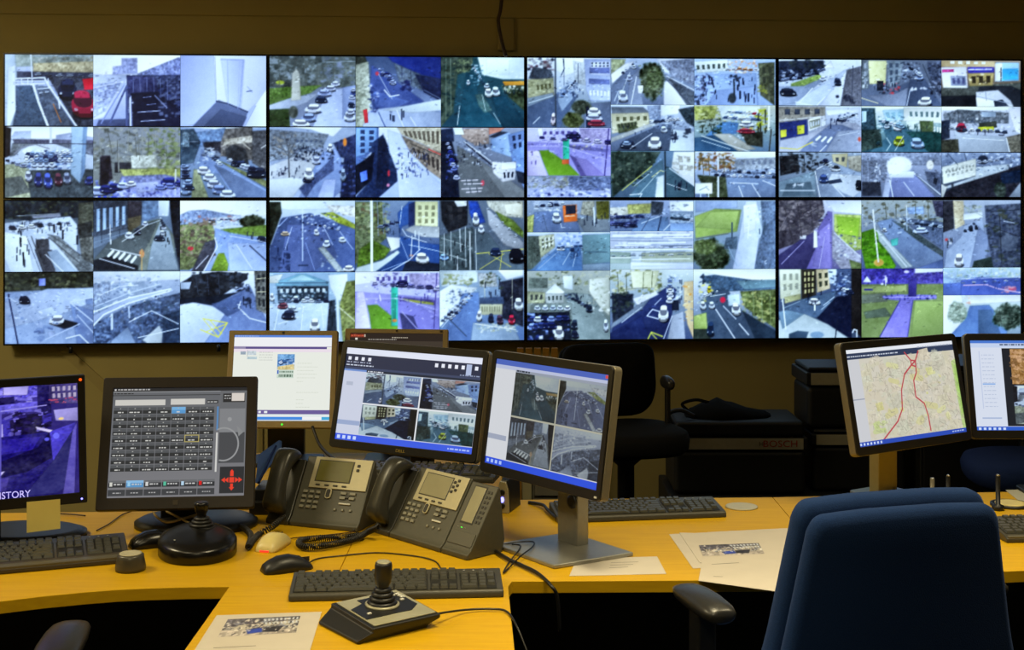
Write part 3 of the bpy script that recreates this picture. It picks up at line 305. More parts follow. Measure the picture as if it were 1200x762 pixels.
# finer detail laid over the pictures: r a row of vehicles, h standing people
FINE = {}
for row in '''
A1|l dfe6f8 3 90 158 90 188; 118 156 118 186; l c07840 3 228 270 262 350; l d8def2 5 205 160 208 200; 250 240 256 290; l 8f98b0 2 140 60 400 58; r 50586c,8890a0 6 160 140 395 146 30 14
A2|l 7880a8 2 580 150 582 215; 610 150 612 215; 640 150 642 212; 670 152 672 214; 700 155 702 230; 730 158 732 250; l c8cce8 3 404 200 540 168; l dfe4f8 4 566 240 568 365
A3|l 98a2cc 2 1000 72 1002 268; l a8b0d8 2 1052 74 1046 288; l b0b8dc 3 945 60 950 250
A4|r e0e8fa,3c4870,8ea4c8,c8d4ec 9 115 492 290 484 22 16; r e0e8fa,3c4870,8ea4c8,c8d4ec 10 112 507 300 500 24 18; r e8f0ff,3c4870,8ea4c8,c8d4ec 10 112 522 302 518 24 20; l 8a8c98 5 60 490 95 462 150 450 210 470; l 4c4e5c 3 55 446 404 449; r 303850,a0a8c0 4 30 520 100 545 26 16
A5|l 989a94 2 430 400 440 500; 560 380 555 520; 620 390 624 500; 680 390 676 540; 720 400 722 545; l 5c5e58 2 470 400 490 495; 590 420 596 505; 650 420 645 500; r c8d4ff,5868c0,e8ecff,303878 5 430 655 570 622 62 34; r 3c4488,8c98d8 3 700 640 785 625 50 26; l 70747c 3 500 480 570 500
A6|l c0b8ac 4 980 455 1020 432 1060 436 1100 470; r 283048,606c8c,c0c8dc 6 1010 520 1110 560 36 22; r d8e4f8,606c84 7 905 480 965 535 18 14; r 303c58,9cb0d4 5 805 545 830 640 36 24; l 9098a8 2 800 440 870 436
B1|h 262a34 26 16 60 140 310 190; r 283040,8c94a8,e0e4ea,383c4c 7 50 160 290 140 30 18; l 4a4c52 2 110 200 170 360; 150 210 215 355; 215 195 395 320; l 8c9098 3 60 108 250 98; h 303440 8 30 60 215 120 330
B2|l 303844 2 440 60 440 230; 480 55 480 215; 520 50 520 200; l 8898ac 2 405 230 555 182; h 202428 8 18 690 150 745 260; l b8c0c8 3 640 150 700 128; l d8dce0 3 530 225 640 150; r c8d0dc,404858 4 700 120 712 150 14 12
B3|l 6a6058 2 820 340 900 250; 800 300 880 200; r e8f0ff,6c7890 8 920 128 1050 124 14 8; h 303848 4 18 965 185 1130 215; l c0cce8 3 1010 200 1170 230
B4|l a8b4d0 3 80 530 160 520; 120 560 150 600; l c4cee4 3 30 480 70 505; 330 560 400 640; k 5c6c90,b4c0dc 14 16 40 500 300 640
B5|l c8d4f0 3 410 520 560 460 700 420; l e8eefa 2 430 470 520 430 600 425; r e8eefa,303c58 7 430 588 730 452 10 7; l 98a8c8 2 450 420 452 470; 520 400 522 450; l e0e8f8 3 560 590 660 540 780 600; 600 660 780 620
B6|h 20283c 6 20 1065 485 1105 525; h 283040 8 12 1050 420 1100 450; l d8d0b0 3 1130 400 1172 396; 1132 460 1172 458; l 4c5464 2 860 390 870 470; 910 380 918 470; 960 375 966 466; l a8b8e0 3 1020 460 1090 430
C1|l 5c645c 2 60 70 66 190; 180 60 184 185; 230 70 228 180; 300 60 300 165; l a0a8b4 2 250 80 395 74; r 303c58,c8d0e8 4 385 200 375 300 30 22
C2|l 384058 2 600 90 604 150; 640 105 646 175; 680 125 690 195; l c8d0e0 2 500 130 560 240; h 20283c 6 24 540 280 620 330; r 3c4c80,a8b4dc 5 505 110 560 165 20 12; l 707c98 3 700 200 776 240
C3|h 203038 14 16 1055 185 1140 215; r e8f4ff,305868,a8c8d8 8 920 90 965 170 14 12; l 7c9c80 2 800 60 800 330; 820 60 822 300; l c8d8d8 2 960 220 975 290; q 506c50 4 3 840 60 915 58 910 112 850 118
C4|h 202838 26 13 140 455 340 500; h 202838 9 16 30 540 170 592; h 182038 8 24 345 500 395 620; l 5c5e64 4 106 590 104 460; l 5c5e64 2 104 500 60 430; 104 490 140 420; 104 470 85 400; 105 460 120 395; 104 510 150 455; 104 480 40 450
C5|h 303858 36 14 585 470 720 590; h e0e8ff 14 12 590 480 710 580; l 3c3834 2 640 440 770 495; h 1c2440 6 26 500 460 545 640; q 38486c 2 4 410 375 490 378 485 480 412 490
C6|r 3848a8,8898d8,20284c,c0c8e8 9 808 440 845 590 24 18; l e8ecf4 3 880 430 1000 520; l 282c3c 5 890 442 1000 534; h 202430 12 16 860 440 1000 540; q 202838 3 1 1050 560 1105 560 1100 596 1052 602; q 303c58 2 2 1085 400 1140 390 1140 460 1095 470
D1|r e8f0ff,303c60,c8d4f0 9 170 130 320 160 14 10; r e8f0ff,8090bc 5 110 110 240 100 12 8; l c8d4f0 2 120 150 90 250; 260 150 300 230; 330 170 390 250; h 202c4c 6 24 40 220 110 340; l a8b4c0 2 240 240 350 350
D2|l 303844 2 540 200 560 250; l 8c98b0 2 500 40 505 190; 525 50 528 180; h 303c50 8 18 520 110 600 180; l d8e4f4 2 610 60 600 140; 640 230 778 260; r 8090a8,303c60 4 515 150 590 130 26 12
D3|l b8c0c4 3 800 180 802 320; 830 170 832 300; 895 150 897 330; 940 160 945 345; h 202830 10 20 780 180 930 320; r c8d0d8,404c60 5 1000 70 1120 190 16 12; q 3c3c40 2 2 800 40 895 60 890 120 815 130
D4|r e0e8f0,303850,8090a8 7 75 478 270 480 26 18; l e8f0fa 2 40 620 60 520; 160 610 170 500; 260 600 250 500; h 202830 6 26 285 490 312 600; l 506478 3 60 400 280 400; q c8d4dc 8 1 60 420 275 420 275 445 60 448
D5|r 6a6898,c8c4e8,4c4878 8 490 400 770 425 34 18; l b8b4e4 2 420 470 600 470 760 520; h 484080 6 18 600 460 750 490; q 605890 6 1 490 370 640 366 640 395 490 398; l e0dcf4 4 510 455 515 480
D6|r d8e0f0,343c54,7c8ca8 10 795 570 912 452 16 12; r d8e0f0,343c54,7c8ca8 9 828 560 925 460 16 12; l c8c8b0 2 1105 380 1105 520; 980 380 982 470; h 283040 6 24 960 400 1050 460; l 404c60 3 820 560 900 640
E1|r d8e4fa,303c58,90a8d0 9 190 228 250 160 13 10; h 303c58 10 12 180 180 290 230; l 384058 2 200 60 200 180; 262 80 262 170; q 505868 5 2 318 75 405 72 405 98 318 98; l c0ccd8 3 40 262 150 228
E2|r 6a6898,c8c4e8,383470 7 100 420 400 440 34 18; q 605890 6 1 100 390 260 386 262 408 100 412; l b8b4e4 2 45 460 200 460 395 520; h 484080 4 18 45 490 75 540
E4|r d0dcf0,38445c 5 470 120 530 70 12 10; l c8d0d8 2 440 268 500 120; l 606878 3 690 150 795 220; k 384a30,6c8454 40 8 545 80 655 240
E5|r e8f0fa,40506c 8 600 345 720 335 22 13; h 20283c 6 22 690 385 722 440; h 303c54 5 14 430 370 560 400; l e8ecf4 2 500 470 600 400; q 404838 6 1 440 352 530 342 536 372 446 382
E6|l c8d8dc 2 540 680 630 580; l 48604c 2 430 500 440 640; 470 490 478 620; 520 490 524 590; 560 490 562 560; q a8a8a0 2 2 710 500 785 500 785 580 720 575; h 20283c 4 20 700 600 760 650
E7|h 20283c 18 22 880 140 1080 250; h 283048 20 16 800 130 870 250; r e8ecf4,c89060 6 950 100 1080 105 24 12; q 404838 2 2 1100 85 1160 82 1160 170 1105 175
E8|r d8e8fa,7890b8,e8f4ff,c03848 9 960 300 1090 310 26 12; r e0ecfa,7890b8,506890 8 940 325 1090 335 30 14; h 203020 8 16 830 340 910 400; l e0e8ec 2 830 430 960 470; h 303828 8 30 1085 300 1130 390
E9|r e0e8fa,30384c,98a8c4 13 890 572 1160 582 22 13; r e0e8fa,30384c,98a8c4 11 900 590 1165 600 24 14; l 6c5438 2 830 490 840 590; 860 490 866 590; 930 500 934 580; q 788090 6 1 1000 520 1160 515 1160 545 1005 550
F1|r c8d4e4,303c58 5 80 50 200 42 26 14; h 283040 8 22 290 90 400 140; l 505c70 2 110 90 130 165; l d8e0ea 2 190 130 195 150 210 150
F2|r d8e4f8,405880 6 180 240 280 235 18 10; l a8b4cc 2 90 340 180 260; l 48584c 2 60 200 64 330; q 606858 3 3 98 200 158 192 158 236 104 262; h 283858 5 16 250 250 275 285
F3|r d8e4f0,40508c,202c60,98b0f0 6 60 575 210 570 40 28; r 98b0f0,40508c,202c60 5 60 608 150 602 46 34; r 303c50,8090a4 8 215 465 320 520 20 15; h 283038 8 14 250 460 340 520; q 505c58 4 1 128 462 200 460 200 490 130 494; q 48504c 3 1 48 455 114 455 112 490 48 492
F4|r 303c68,202848,8890b0 10 425 103 560 98 30 16; r 303c68,202848,6870a0 8 425 130 520 140 38 20; r d0d8e8,485868 6 700 106 790 116 22 14; l 404c64 2 600 100 560 165
F5|l 788498 2 430 178 700 176; 500 214 780 212; l f0f4ff 3 440 232 600 230; 660 200 790 198; r a0a8bc,e8ecf8 9 430 240 780 242 30 6
F6|l 8c98a0 2 430 262 780 258; l e8f0ff 3 520 300 780 296; r 98a4b0,e0e8f0 9 430 282 780 276 30 6; l b8c4d8 3 520 330 780 326
F7|r e8f0ff,8ca0c8 5 690 400 690 490 28 22; l 48583c 2 450 360 455 450; 490 360 492 455; 570 360 566 440; 610 356 606 430; l 8c9878 2 440 440 600 430; h 283048 5 20 725 400 750 500; l c8d0dc 3 560 520 470 590
F8|k e8f0ff,c8d4e4 20 14 1040 60 1110 200; h 485868 4 26 1100 120 1130 200; l 90a4b8 3 960 240 1000 330; l e8f0fa 5 1060 60 1050 200
F9|r e0ecf4,385068 5 850 470 910 450 14 14; l 90a878 2 1040 460 1044 540; 1080 450 1086 570; 1120 450 1126 590; 1160 450 1164 605; l c8d4dc 3 880 470 950 460; q 303c4c 1 2 840 370 850 370 852 420 838 420
G1|r 1c2438,c8d4f0,485470,8090b0 12 60 125 260 108 18 10; r 1c2438,c8d4f0,485470,8090b0 12 60 140 230 126 20 12; r 283048,a0b0d0 8 60 158 150 148 26 14; l 303840 2 190 70 194 120; l 484c5c 3 400 90 392 270
G2|h 202838 9 18 500 165 610 215; r 90a0b8,c8d4e8,283040 7 660 90 720 130 18 14; q 505c6c 2 3 565 70 625 70 615 160 572 175; q 98a0ac 1 3 448 70 470 70 470 180 448 185; l 303844 2 730 80 790 220
G3|q 585c80 3 1 868 138 936 138 938 178 870 180; q 403828 3 1 955 128 1062 124 1060 172 960 176; l f0f4ff 4 950 104 1060 102; l 303038 4 1104 95 1104 155; l a0a8b8 3 990 230 1140 262
G4|r 283450,c0ccdc 7 335 345 415 318 22 13; h 202840 5 18 290 340 330 380; l e8ecf4 2 60 350 260 330; l 505868 2 190 340 190 400; q c8d0e0 4 1 196 352 244 342 244 372 198 386; l c8d0dc 2 330 420 430 400
G5|r e8f4ff,98b8cc,405868 7 530 350 630 375 24 18; h 203c40 8 18 650 370 770 400; l e0ece8 2 600 490 640 420; q 8cb0c0 3 1 545 305 635 300 635 335 560 342; l 1c3838 3 500 300 512 390
G6|r e8ecf4,485468,a8b0bc 9 870 385 1120 400 28 16; h 303440 8 16 870 380 1120 410; l 50565c 2 900 300 905 360; 1000 300 1002 350; 1090 305 1092 355; l e0e4ea 2 920 430 1120 440
G7|r c8d0d8,303438 4 250 550 320 570 24 14; q 505458 2 1 310 520 368 516 366 550 314 550; l 383c40 2 100 520 104 600; 170 510 174 590; l d8dce4 3 230 580 300 545; h 282c38 5 16 210 540 260 570
G8|l 98a0b4 2 470 510 474 640; 520 510 522 640; 720 520 740 590; h e8ecf8 4 20 500 560 530 640; l 505868 3 700 610 815 705; e f8faff 1 600 580 40 26
G9|r c0c8d8,505c74 8 1000 545 1190 520 22 12; q 8c948c 9 1 835 585 980 552 980 570 838 605; k 506074,c0c8d4 20 10 990 575 1130 585; l 3c4450 2 850 505 900 560; 930 505 940 540
H1|l 3c383c 2 90 60 130 230; 150 40 170 200; 210 40 220 160; l 8c8488 2 100 100 60 180; 180 90 240 60; r c8d0d8,505070 4 250 120 285 90 10 8; l d8dce4 3 320 180 445 300; l b8b4dc 2 250 350 275 200
H2|r c8d8ec,303c4c 9 640 130 820 150 24 12; l 50543c 2 560 40 566 110; 610 40 612 110; 700 40 704 100; 760 30 764 120; l c8d0d8 2 540 190 680 345; h 303c4c 4 16 540 140 600 180
H3|l 282c34 2 1060 80 1190 70; 1050 150 1190 200; r c8d0dc,404858 4 940 170 1000 120 14 12; l 30343c 3 1100 100 1110 330; l 98a494 2 940 60 1020 100; h 282c34 5 22 840 200 885 270
H4|r 98b0d8,24304c,e0ecff 7 340 440 395 470 26 18; h 182038 6 20 180 470 300 520; l c8d0d8 2 100 640 300 640; l 90a0b0 3 90 540 160 510; q 404838 2 2 240 370 296 368 296 440 244 452
H5|h e8e8ff 5 22 545 385 570 430; l 483c8c 3 610 370 612 425; 760 375 762 425; 800 375 802 425; h 303070 8 18 560 475 800 500; l a8a0e0 3 550 490 800 492
H6|r 8898c0,d8e0f0 6 930 425 1180 415 20 8; l 98b0a0 2 900 360 904 400; 980 360 984 398; 1060 360 1064 398; h 404c80 4 12 980 430 1100 460
H7|l 90a890 2 880 540 884 620; 910 530 912 610; l 38483c 2 1100 560 1110 640; 1160 560 1164 640; k 98b498,708c78 30 10 860 530 940 620; k 385040,688068 40 10 1080 545 1198 640
'''.strip().split('\n'):
    k_, body_ = row.split('|', 1); FINE[k_] = body_

class Picture:
    def __init__(self, rect, cell, seed):
        self.r = rect; x0, y0, x1, y1 = rect; self.flat = False
        self.W = max(8, int((x1-x0)/cell)//2*2); self.H = max(8, int((y1-y0)/cell)//2*2)
        self.sx = (x1-x0)/self.W; self.sy = (y1-y0)/self.H
        self.xs = x0+(np.arange(self.W)+.5)*self.sx; self.ys = y0+(np.arange(self.H)+.5)*self.sy
        self.im = np.zeros((self.H, self.W, 3)); self.rng = np.random.default_rng(seed)
        def soft(k):
            h, w = self.H//k+3, self.W//k+3; m = self.rng.normal(size=(h, w))
            yy = np.arange(self.H)/k; xx = np.arange(self.W)/k; j = yy.astype(int); i = xx.astype(int)
            fy = (yy-j)[:, None]; fx = (xx-i)[None, :]
            a = m[j][:, i]*(1-fx)+m[j][:, i+1]*fx; b = m[j+1][:, i]*(1-fx)+m[j+1][:, i+1]*fx
            return a*(1-fy)+b*fy
        self.n = soft(3)*.35+soft(6)*.5+soft(14)*.55+soft(40)*.4
    def win(self, x0, y0, x1, y1):
        i0 = max(0, int((x0-self.r[0])/self.sx)-1); i1 = min(self.W, int((x1-self.r[0])/self.sx)+2)
        j0 = max(0, int((y0-self.r[1])/self.sy)-1); j1 = min(self.H, int((y1-self.r[1])/self.sy)+2)
        if i1 <= i0 or j1 <= j0: return None
        return slice(j0, j1), slice(i0, i1), self.xs[None, i0:i1], self.ys[j0:j1, None]
    def put(self, w, mask, c, grain=0, a=1.0):
        c = np.array(c)[None, None, :]+self.n[w[0], w[1], None]*(grain*.0105)
        mk = (mask*a)[..., None]
        self.im[w[0], w[1]] = self.im[w[0], w[1]]*(1-mk)+c*mk
    def poly(self, c, grain, pts, plain=False):
        xs, ys = pts[0::2], pts[1::2]; w = self.win(min(xs), min(ys), max(xs), max(ys))
        if w is None: return
        X, Y = w[2], w[3]; ins = np.zeros((Y.shape[0], X.shape[1]), bool); k = len(xs)-1
        for i in range(len(xs)):
            if ys[i] != ys[k]:
                ins ^= ((ys[i] > Y) != (ys[k] > Y)) & (X < (xs[k]-xs[i])*(Y-ys[i])/(ys[k]-ys[i])+xs[i])
            k = i
        if plain or self.flat or (max(xs)-min(xs))*(max(ys)-min(ys)) < 500: return self.put(w, ins.astype(float), c, grain)
        r = self.rng; a = r.uniform(0, 6.28)            # an uneven tone, storeys and openings on fronts, a thin outline
        u = (X-np.mean(xs))/(max(xs)-min(xs)+1); v = (Y-np.mean(ys))/(max(ys)-min(ys)+1)
        sh = 1+.22*(u*np.cos(a)+v*np.sin(a))
        if 5 <= grain < 10:
            cw, ch = r.uniform(5, 10), r.uniform(5, 9); ox, oy = (X/cw).astype(int), ((Y+X*r.uniform(-.25, .25))/ch).astype(int)
            h_ = np.sin(ox*127.1+oy*311.7)*43758.5453; h_ = h_-np.floor(h_)
            sh = sh*(1+(h_ > .74)*-.22*(grain/8)+(h_ < .14)*.2*(grain/8))
        col = np.clip(np.array(c)[None, None, :]*sh[..., None], 0, 1)+self.n[w[0], w[1], None]*(grain*.008)
        m_ = ins[..., None].astype(float); self.im[w[0], w[1]] = self.im[w[0], w[1]]*(1-m_)+col*m_
        q = list(pts)+list(pts[:2]); self.line(np.array(c)*.6, 1.6, q, .45)
    def line(self, c, wd, pts, a=1.0):
        for i in range(0, len(pts)-2, 2):
            ax, ay, bx, by = pts[i:i+4]; r = wd/2
            w = self.win(min(ax, bx)-r, min(ay, by)-r, max(ax, bx)+r, max(ay, by)+r)
            if w is None: continue
            dx, dy = bx-ax, by-ay; t = np.clip(((w[2]-ax)*dx+(w[3]-ay)*dy)/(dx*dx+dy*dy+1e-9), 0, 1)
            d = np.hypot(w[2]-ax-t*dx, w[3]-ay-t*dy); self.put(w, np.clip(r-d+.8, 0, 1), c, 0, a)
    def ell(self, c, grain, x, y, rx, ry, ragged=0, a=1.0):
        w = self.win(x-rx*1.2, y-ry*1.2, x+rx*1.2, y+ry*1.2)
        if w is None: return
        d = ((w[2]-x)/rx)**2+((w[3]-y)/ry)**2+self.n[w[0], w[1]]*ragged
        self.put(w, np.clip((1-d)*3, 0, 1), c, grain, a)
    def specks(self, cols, n, s, box):
        r = self.rng; n = int(n*1.9)
        for _ in range(n):
            x = r.uniform(box[0], box[2]); y = r.uniform(box[1], box[3]); k = s*(.12+.5*r.random()**2)
            c = cols[r.integers(len(cols))]
            if r.random() < .45:
                a = r.uniform(-.5, .5); self.line(c, k*.9, (x-k*np.cos(a), y-k*np.sin(a), x+k*np.cos(a), y+k*np.sin(a)), .8)
            elif r.random() < .5: self.poly(c, 4, (x-k, y-k*.7, x+k*.8, y-k*.9, x+k, y+k*.6, x-k*.7, y+k*.8))
            else: self.ell(c, 4, x, y, k*r.uniform(.7, 1.5), k*r.uniform(.6, 1.2), .3, .75)
    def car(self, c, x, y, wd, h):
        c = np.array(c); rx, ry = wd/2, h/2; k = self.rng.uniform(-.22, .22)
        self.ell((.05, .06, .10), 0, x+rx*.12, y+ry*.72, rx*1.1, ry*.42, 0, .7)
        w = self.win(x-rx*1.2, y-ry, x+rx*1.2, y+ry)
        if w is None: return
        v = (w[3]-y)/ry; u = (w[2]-x)/rx-v*k
        body = (np.abs(u/.97)**2.6+np.abs((v-.22)/.74)**3 < 1); top = (np.abs(u/.74)**2.6+np.abs((v+.36)/.60)**2.6 < 1)
        self.put(w, body.astype(float), c*.86); self.put(w, (body & (v < .3)).astype(float), c*.97)
        self.put(w, top.astype(float), c*.36+np.array((.06, .07, .11)), 0, .9)
        self.put(w, (top & (v < -.42) & (np.abs(u) < .6)).astype(float), np.minimum(c*1.08+.02, 1))
        self.put(w, (body & (v > .52) & (np.abs(u) > .5)).astype(float), c*.35, 0, .8); self.put(w, (body & (v > .68)).astype(float), c*.45, 0, .8)
        if rx > 14: self.put(w, (body & (np.abs(np.abs(u)-.66) < .13) & (np.abs(v-.38) < .09)).astype(float), (.95, .97, 1), 0, .7)
    def windows(self, c, nx, ny, q):
        p = np.array(q).reshape(4, 2)
        def at(u, v): return (p[0]*(1-u)+p[1]*u)*(1-v)+(p[3]*(1-u)+p[2]*u)*v
        for i in range(nx):
            for j in range(ny):
                u0, u1, v0, v1 = (i+.25)/nx, (i+.75)/nx, (j+.18)/ny, (j+.82)/ny
                self.poly(c, 2, [t for uv in ((u0, v0), (u1, v0), (u1, v1), (u0, v1)) for t in at(*uv)])
    def soften(self, n=2):
        for _ in range(n):
            g = np.pad(self.im, ((1, 1), (1, 1), (0, 0)), mode='edge')
            self.im = (g[1:-1, :-2]+g[1:-1, 2:]+g[:-2, 1:-1]+g[2:, 1:-1]+g[1:-1, 1:-1]*2)/6
    def draw(self, body, layered=False):
        hx = lambda s: np.array([int(s[i:i+2], 16)/255 for i in (0, 2, 4)])
        ops = []; last = None
        for st in body.replace('\n', ';').split(';'):
            t = st.split()
            if not t: continue
            if t[0].isalpha() and len(t[0]) == 1: op, args = t[0], t[1:]
            else: op, args = last[0], last[1]+t
            last = (op, args[:2]); ops.append((op, args))
        if layered:                                  # broad masses first, softened; lines, vehicles and small shapes on top
            def small(o):
                if o[0] in 'lvq': return True
                if o[0] == 'p': f = [float(v) for v in o[1][2:]]; return (max(f[0::2])-min(f[0::2]))*(max(f[1::2])-min(f[1::2])) < 2600
                return False
            order = [o for o in ops if not small(o)]; fine = [o for o in ops if small(o)]
        else: order, fine = ops, []
        for n, (op, args) in enumerate(order+[('soft', None)]+fine if layered else order):
            if op == 'soft': self.soften(3)
            elif op == 'g':
                a, b = hx(args[0]), hx(args[1]); v = np.linspace(0, 1, self.H)[:, None, None]
                self.im[:] = a*(1-v)+b*v+self.n[..., None]*.02
            elif op == 'k': self.specks([hx(s) for s in args[0].split(',')], int(args[1]), float(args[2]), [float(s) for s in args[3:7]])
            elif op == 'r':
                cs = [hx(s) for s in args[0].split(',')]; m_ = int(args[1]); f = [float(s) for s in args[2:8]]
                for i in range(m_):
                    q = i/max(1, m_-1); z = .75+.5*q if f[3] > f[1] else 1.25-.5*q
                    z = 1.0 if abs(f[3]-f[1]) < 20 else z
                    self.car(cs[self.rng.integers(len(cs))], f[0]+(f[2]-f[0])*q+self.rng.uniform(-2, 2), f[1]+(f[3]-f[1])*q+self.rng.uniform(-1.5, 1.5), f[4]*z, f[5]*z)
            elif op == 'h':
                c = hx(args[0]); m_ = int(args[1]); f = [float(s) for s in args[2:7]]
                for i in range(m_):
                    x, y = self.rng.uniform(f[1], f[3]), self.rng.uniform(f[2], f[4]); k = f[0]*self.rng.uniform(.6, 1.1)
                    self.line(c, max(2.2, k*.22), (x, y-k*.5, x+self.rng.uniform(-1, 1), y+k*.5), .85)
            else:
                c = hx(args[0]); f = [float(s) for s in args[1:]]
                if op == 'p': self.poly(c, f[0], f[1:])
                elif op == 'l': self.line(c, f[0], f[1:])
                elif op == 'e': self.ell(c, f[0], *f[1:5])
                elif op == 't':
                    self.ell(c, f[0]*1.5, *f[1:5], ragged=.16)
                    x, y, rx, ry = f[1:5]; self.specks([c*.65, c*.8, np.minimum(c*1.3+.03, 1)], 60, min(rx, ry)*.2, (x-rx*.65, y-ry*.65, x+rx*.65, y+ry*.65))
                elif op == 'v': self.car(c, *f[:4])
                elif op == 'q': self.windows(c, int(f[0]), int(f[1]), f[2:10])
        return self
    def done(self):
        a = np.clip(self.im, 0, 1); a = (a[0::2, 0::2]+a[1::2, 0::2]+a[0::2, 1::2]+a[1::2, 1::2])/4
        return a
_cache = {}
def feed_image(key):
    if key not in _cache:
        rect, label, body = FEEDS[key]
        p = Picture(rect, 1.75, sum(ord(ch)*(i*7+3) for i, ch in enumerate(key)))
        p.draw(body, True); p.draw(FINE.get(key, ''))
        x0, y0, x1, y1 = rect; rr = p.rng
        for _ in range(120):            # the fine clutter every street picture has
            x = rr.uniform(x0, x1); y = y0+(y1-y0)*min(.97, max(.03, rr.normal(.42, .17))); k = rr.uniform(2, 7)
            j = min(p.H-1, max(0, int((y-y0)/p.sy))); i = min(p.W-1, max(0, int((x-x0)/p.sx)))
            if key not in ('A3', 'F5', 'F6', 'F8', 'H7'):
                p.line(np.clip(p.im[j, i]*rr.uniform(.45, 1.5)+rr.uniform(-.05, .08), 0, 1), rr.uniform(2, 5), (x-k, y, x+k*rr.uniform(-.2, 1), y+rr.uniform(-1, 1)*k), .6)
        a = p.done()
        g = np.pad(a, ((1, 1), (1, 1), (0, 0)), mode='edge')
        g = (g[1:-1, :-2]+g[1:-1, 2:]+g[:-2, 1:-1]+g[2:, 1:-1])*.11+a*.56
        r = p.rng.normal(size=a.shape[:2])[..., None]*.007
        lum = g.mean(-1, keepdims=True); g = lum+(g-lum)*.95
        ex = np.clip(g[..., 1]-np.maximum(g[..., 0], g[..., 2]), 0, 1); g = g.copy(); g[..., 1] -= ex*.45; g[..., 0] += ex*.1
        g = np.clip(g+r, 0, 1); g = g*.35+(g*g*(3-2*g))*.65
        g = g+np.clip(g-.5, 0, 1)*.10                       # the sets are driven bright: whites bloom, shades go blue
        _cache[key] = np.clip(g, 0, 1.1)*np.array([.885, .985, 1.07])+np.array([0, .006, .02])
    return np.clip(_cache[key], 0, 1)
# ---------------------------------------------------------------- materials
def material(name, col, rough=.5, metal=0, spec=.5, grain=0.0, scale=60, bump=0.0, sheen=0, coat=0, stretch=None, col2=None):
    m = bpy.data.materials.new(name); m.use_nodes = True; nt = m.node_tree; b = nt.nodes['Principled BSDF']
    c = lin(col); b.inputs['Base Color'].default_value = (*c, 1); b.inputs['Roughness'].default_value = rough
    b.inputs['Metallic'].default_value = metal; b.inputs['Specular IOR Level'].default_value = spec
    if sheen: b.inputs['Sheen Weight'].default_value = sheen; b.inputs['Sheen Roughness'].default_value = .4; b.inputs['Sheen Tint'].default_value = (*[min(1, v*3+.1) for v in c], 1)
    if coat: b.inputs['Coat Weight'].default_value = coat; b.inputs['Coat Roughness'].default_value = .15
    if grain or bump:
        tc = nt.nodes.new('ShaderNodeTexCoord'); mp = nt.nodes.new('ShaderNodeMapping'); nt.links.new(tc.outputs['Object'], mp.inputs[0])
        if stretch: mp.inputs['Scale'].default_value = stretch
        nz = nt.nodes.new('ShaderNodeTexNoise'); nz.inputs['Scale'].default_value = scale; nz.inputs['Detail'].default_value = 6
        nt.links.new(mp.outputs[0], nz.inputs['Vector'])
        if grain:
            r = nt.nodes.new('ShaderNodeValToRGB'); d = lin(col2) if col2 else tuple(v*(1-grain) for v in c)
            r.color_ramp.elements[0].position = .32; r.color_ramp.elements[1].position = .68
            r.color_ramp.elements[0].color = (*d, 1); r.color_ramp.elements[1].color = (*[min(1, v*(1+grain*.35)) for v in c], 1)
            nt.links.new(nz.outputs['Fac'], r.inputs[0]); nt.links.new(r.outputs[0], b.inputs['Base Color'])
        if bump:
            bp = nt.nodes.new('ShaderNodeBump'); bp.inputs['Strength'].default_value = bump; bp.inputs['Distance'].default_value = .002
            nt.links.new(nz.outputs['Fac'], bp.inputs['Height']); nt.links.new(bp.outputs[0], b.inputs['Normal'])
    return m
def screen_material(name, strength):
    m = bpy.data.materials.new(name); m.use_nodes = True; nt = m.node_tree; b = nt.nodes['Principled BSDF']
    b.inputs['Base Color'].default_value = (.004, .004, .005, 1); b.inputs['Roughness'].default_value = .45; b.inputs['Specular IOR Level'].default_value = .25
    a = nt.nodes.new('ShaderNodeAttribute'); a.attribute_name = 'picture'
    nt.links.new(a.outputs['Color'], b.inputs['Emission Color']); b.inputs['Emission Strength'].default_value = strength
    m.cycles.emission_sampling = 'NONE'
    return m
def print_material(name):
    m = bpy.data.materials.new(name); m.use_nodes = True; nt = m.node_tree; b = nt.nodes['Principled BSDF']
    a = nt.nodes.new('ShaderNodeAttribute'); a.attribute_name = 'picture'; b.inputs['Roughness'].default_value = .7
    nt.links.new(a.outputs['Color'], b.inputs['Base Color']); return m
def glow_material(name, col, strength):
    m = bpy.data.materials.new(name); m.use_nodes = True; b = m.node_tree.nodes['Principled BSDF']; c = lin(col)
    b.inputs['Base Color'].default_value = (*c, 1); b.inputs['Emission Color'].default_value = (*c, 1); b.inputs['Emission Strength'].default_value = strength
    return m
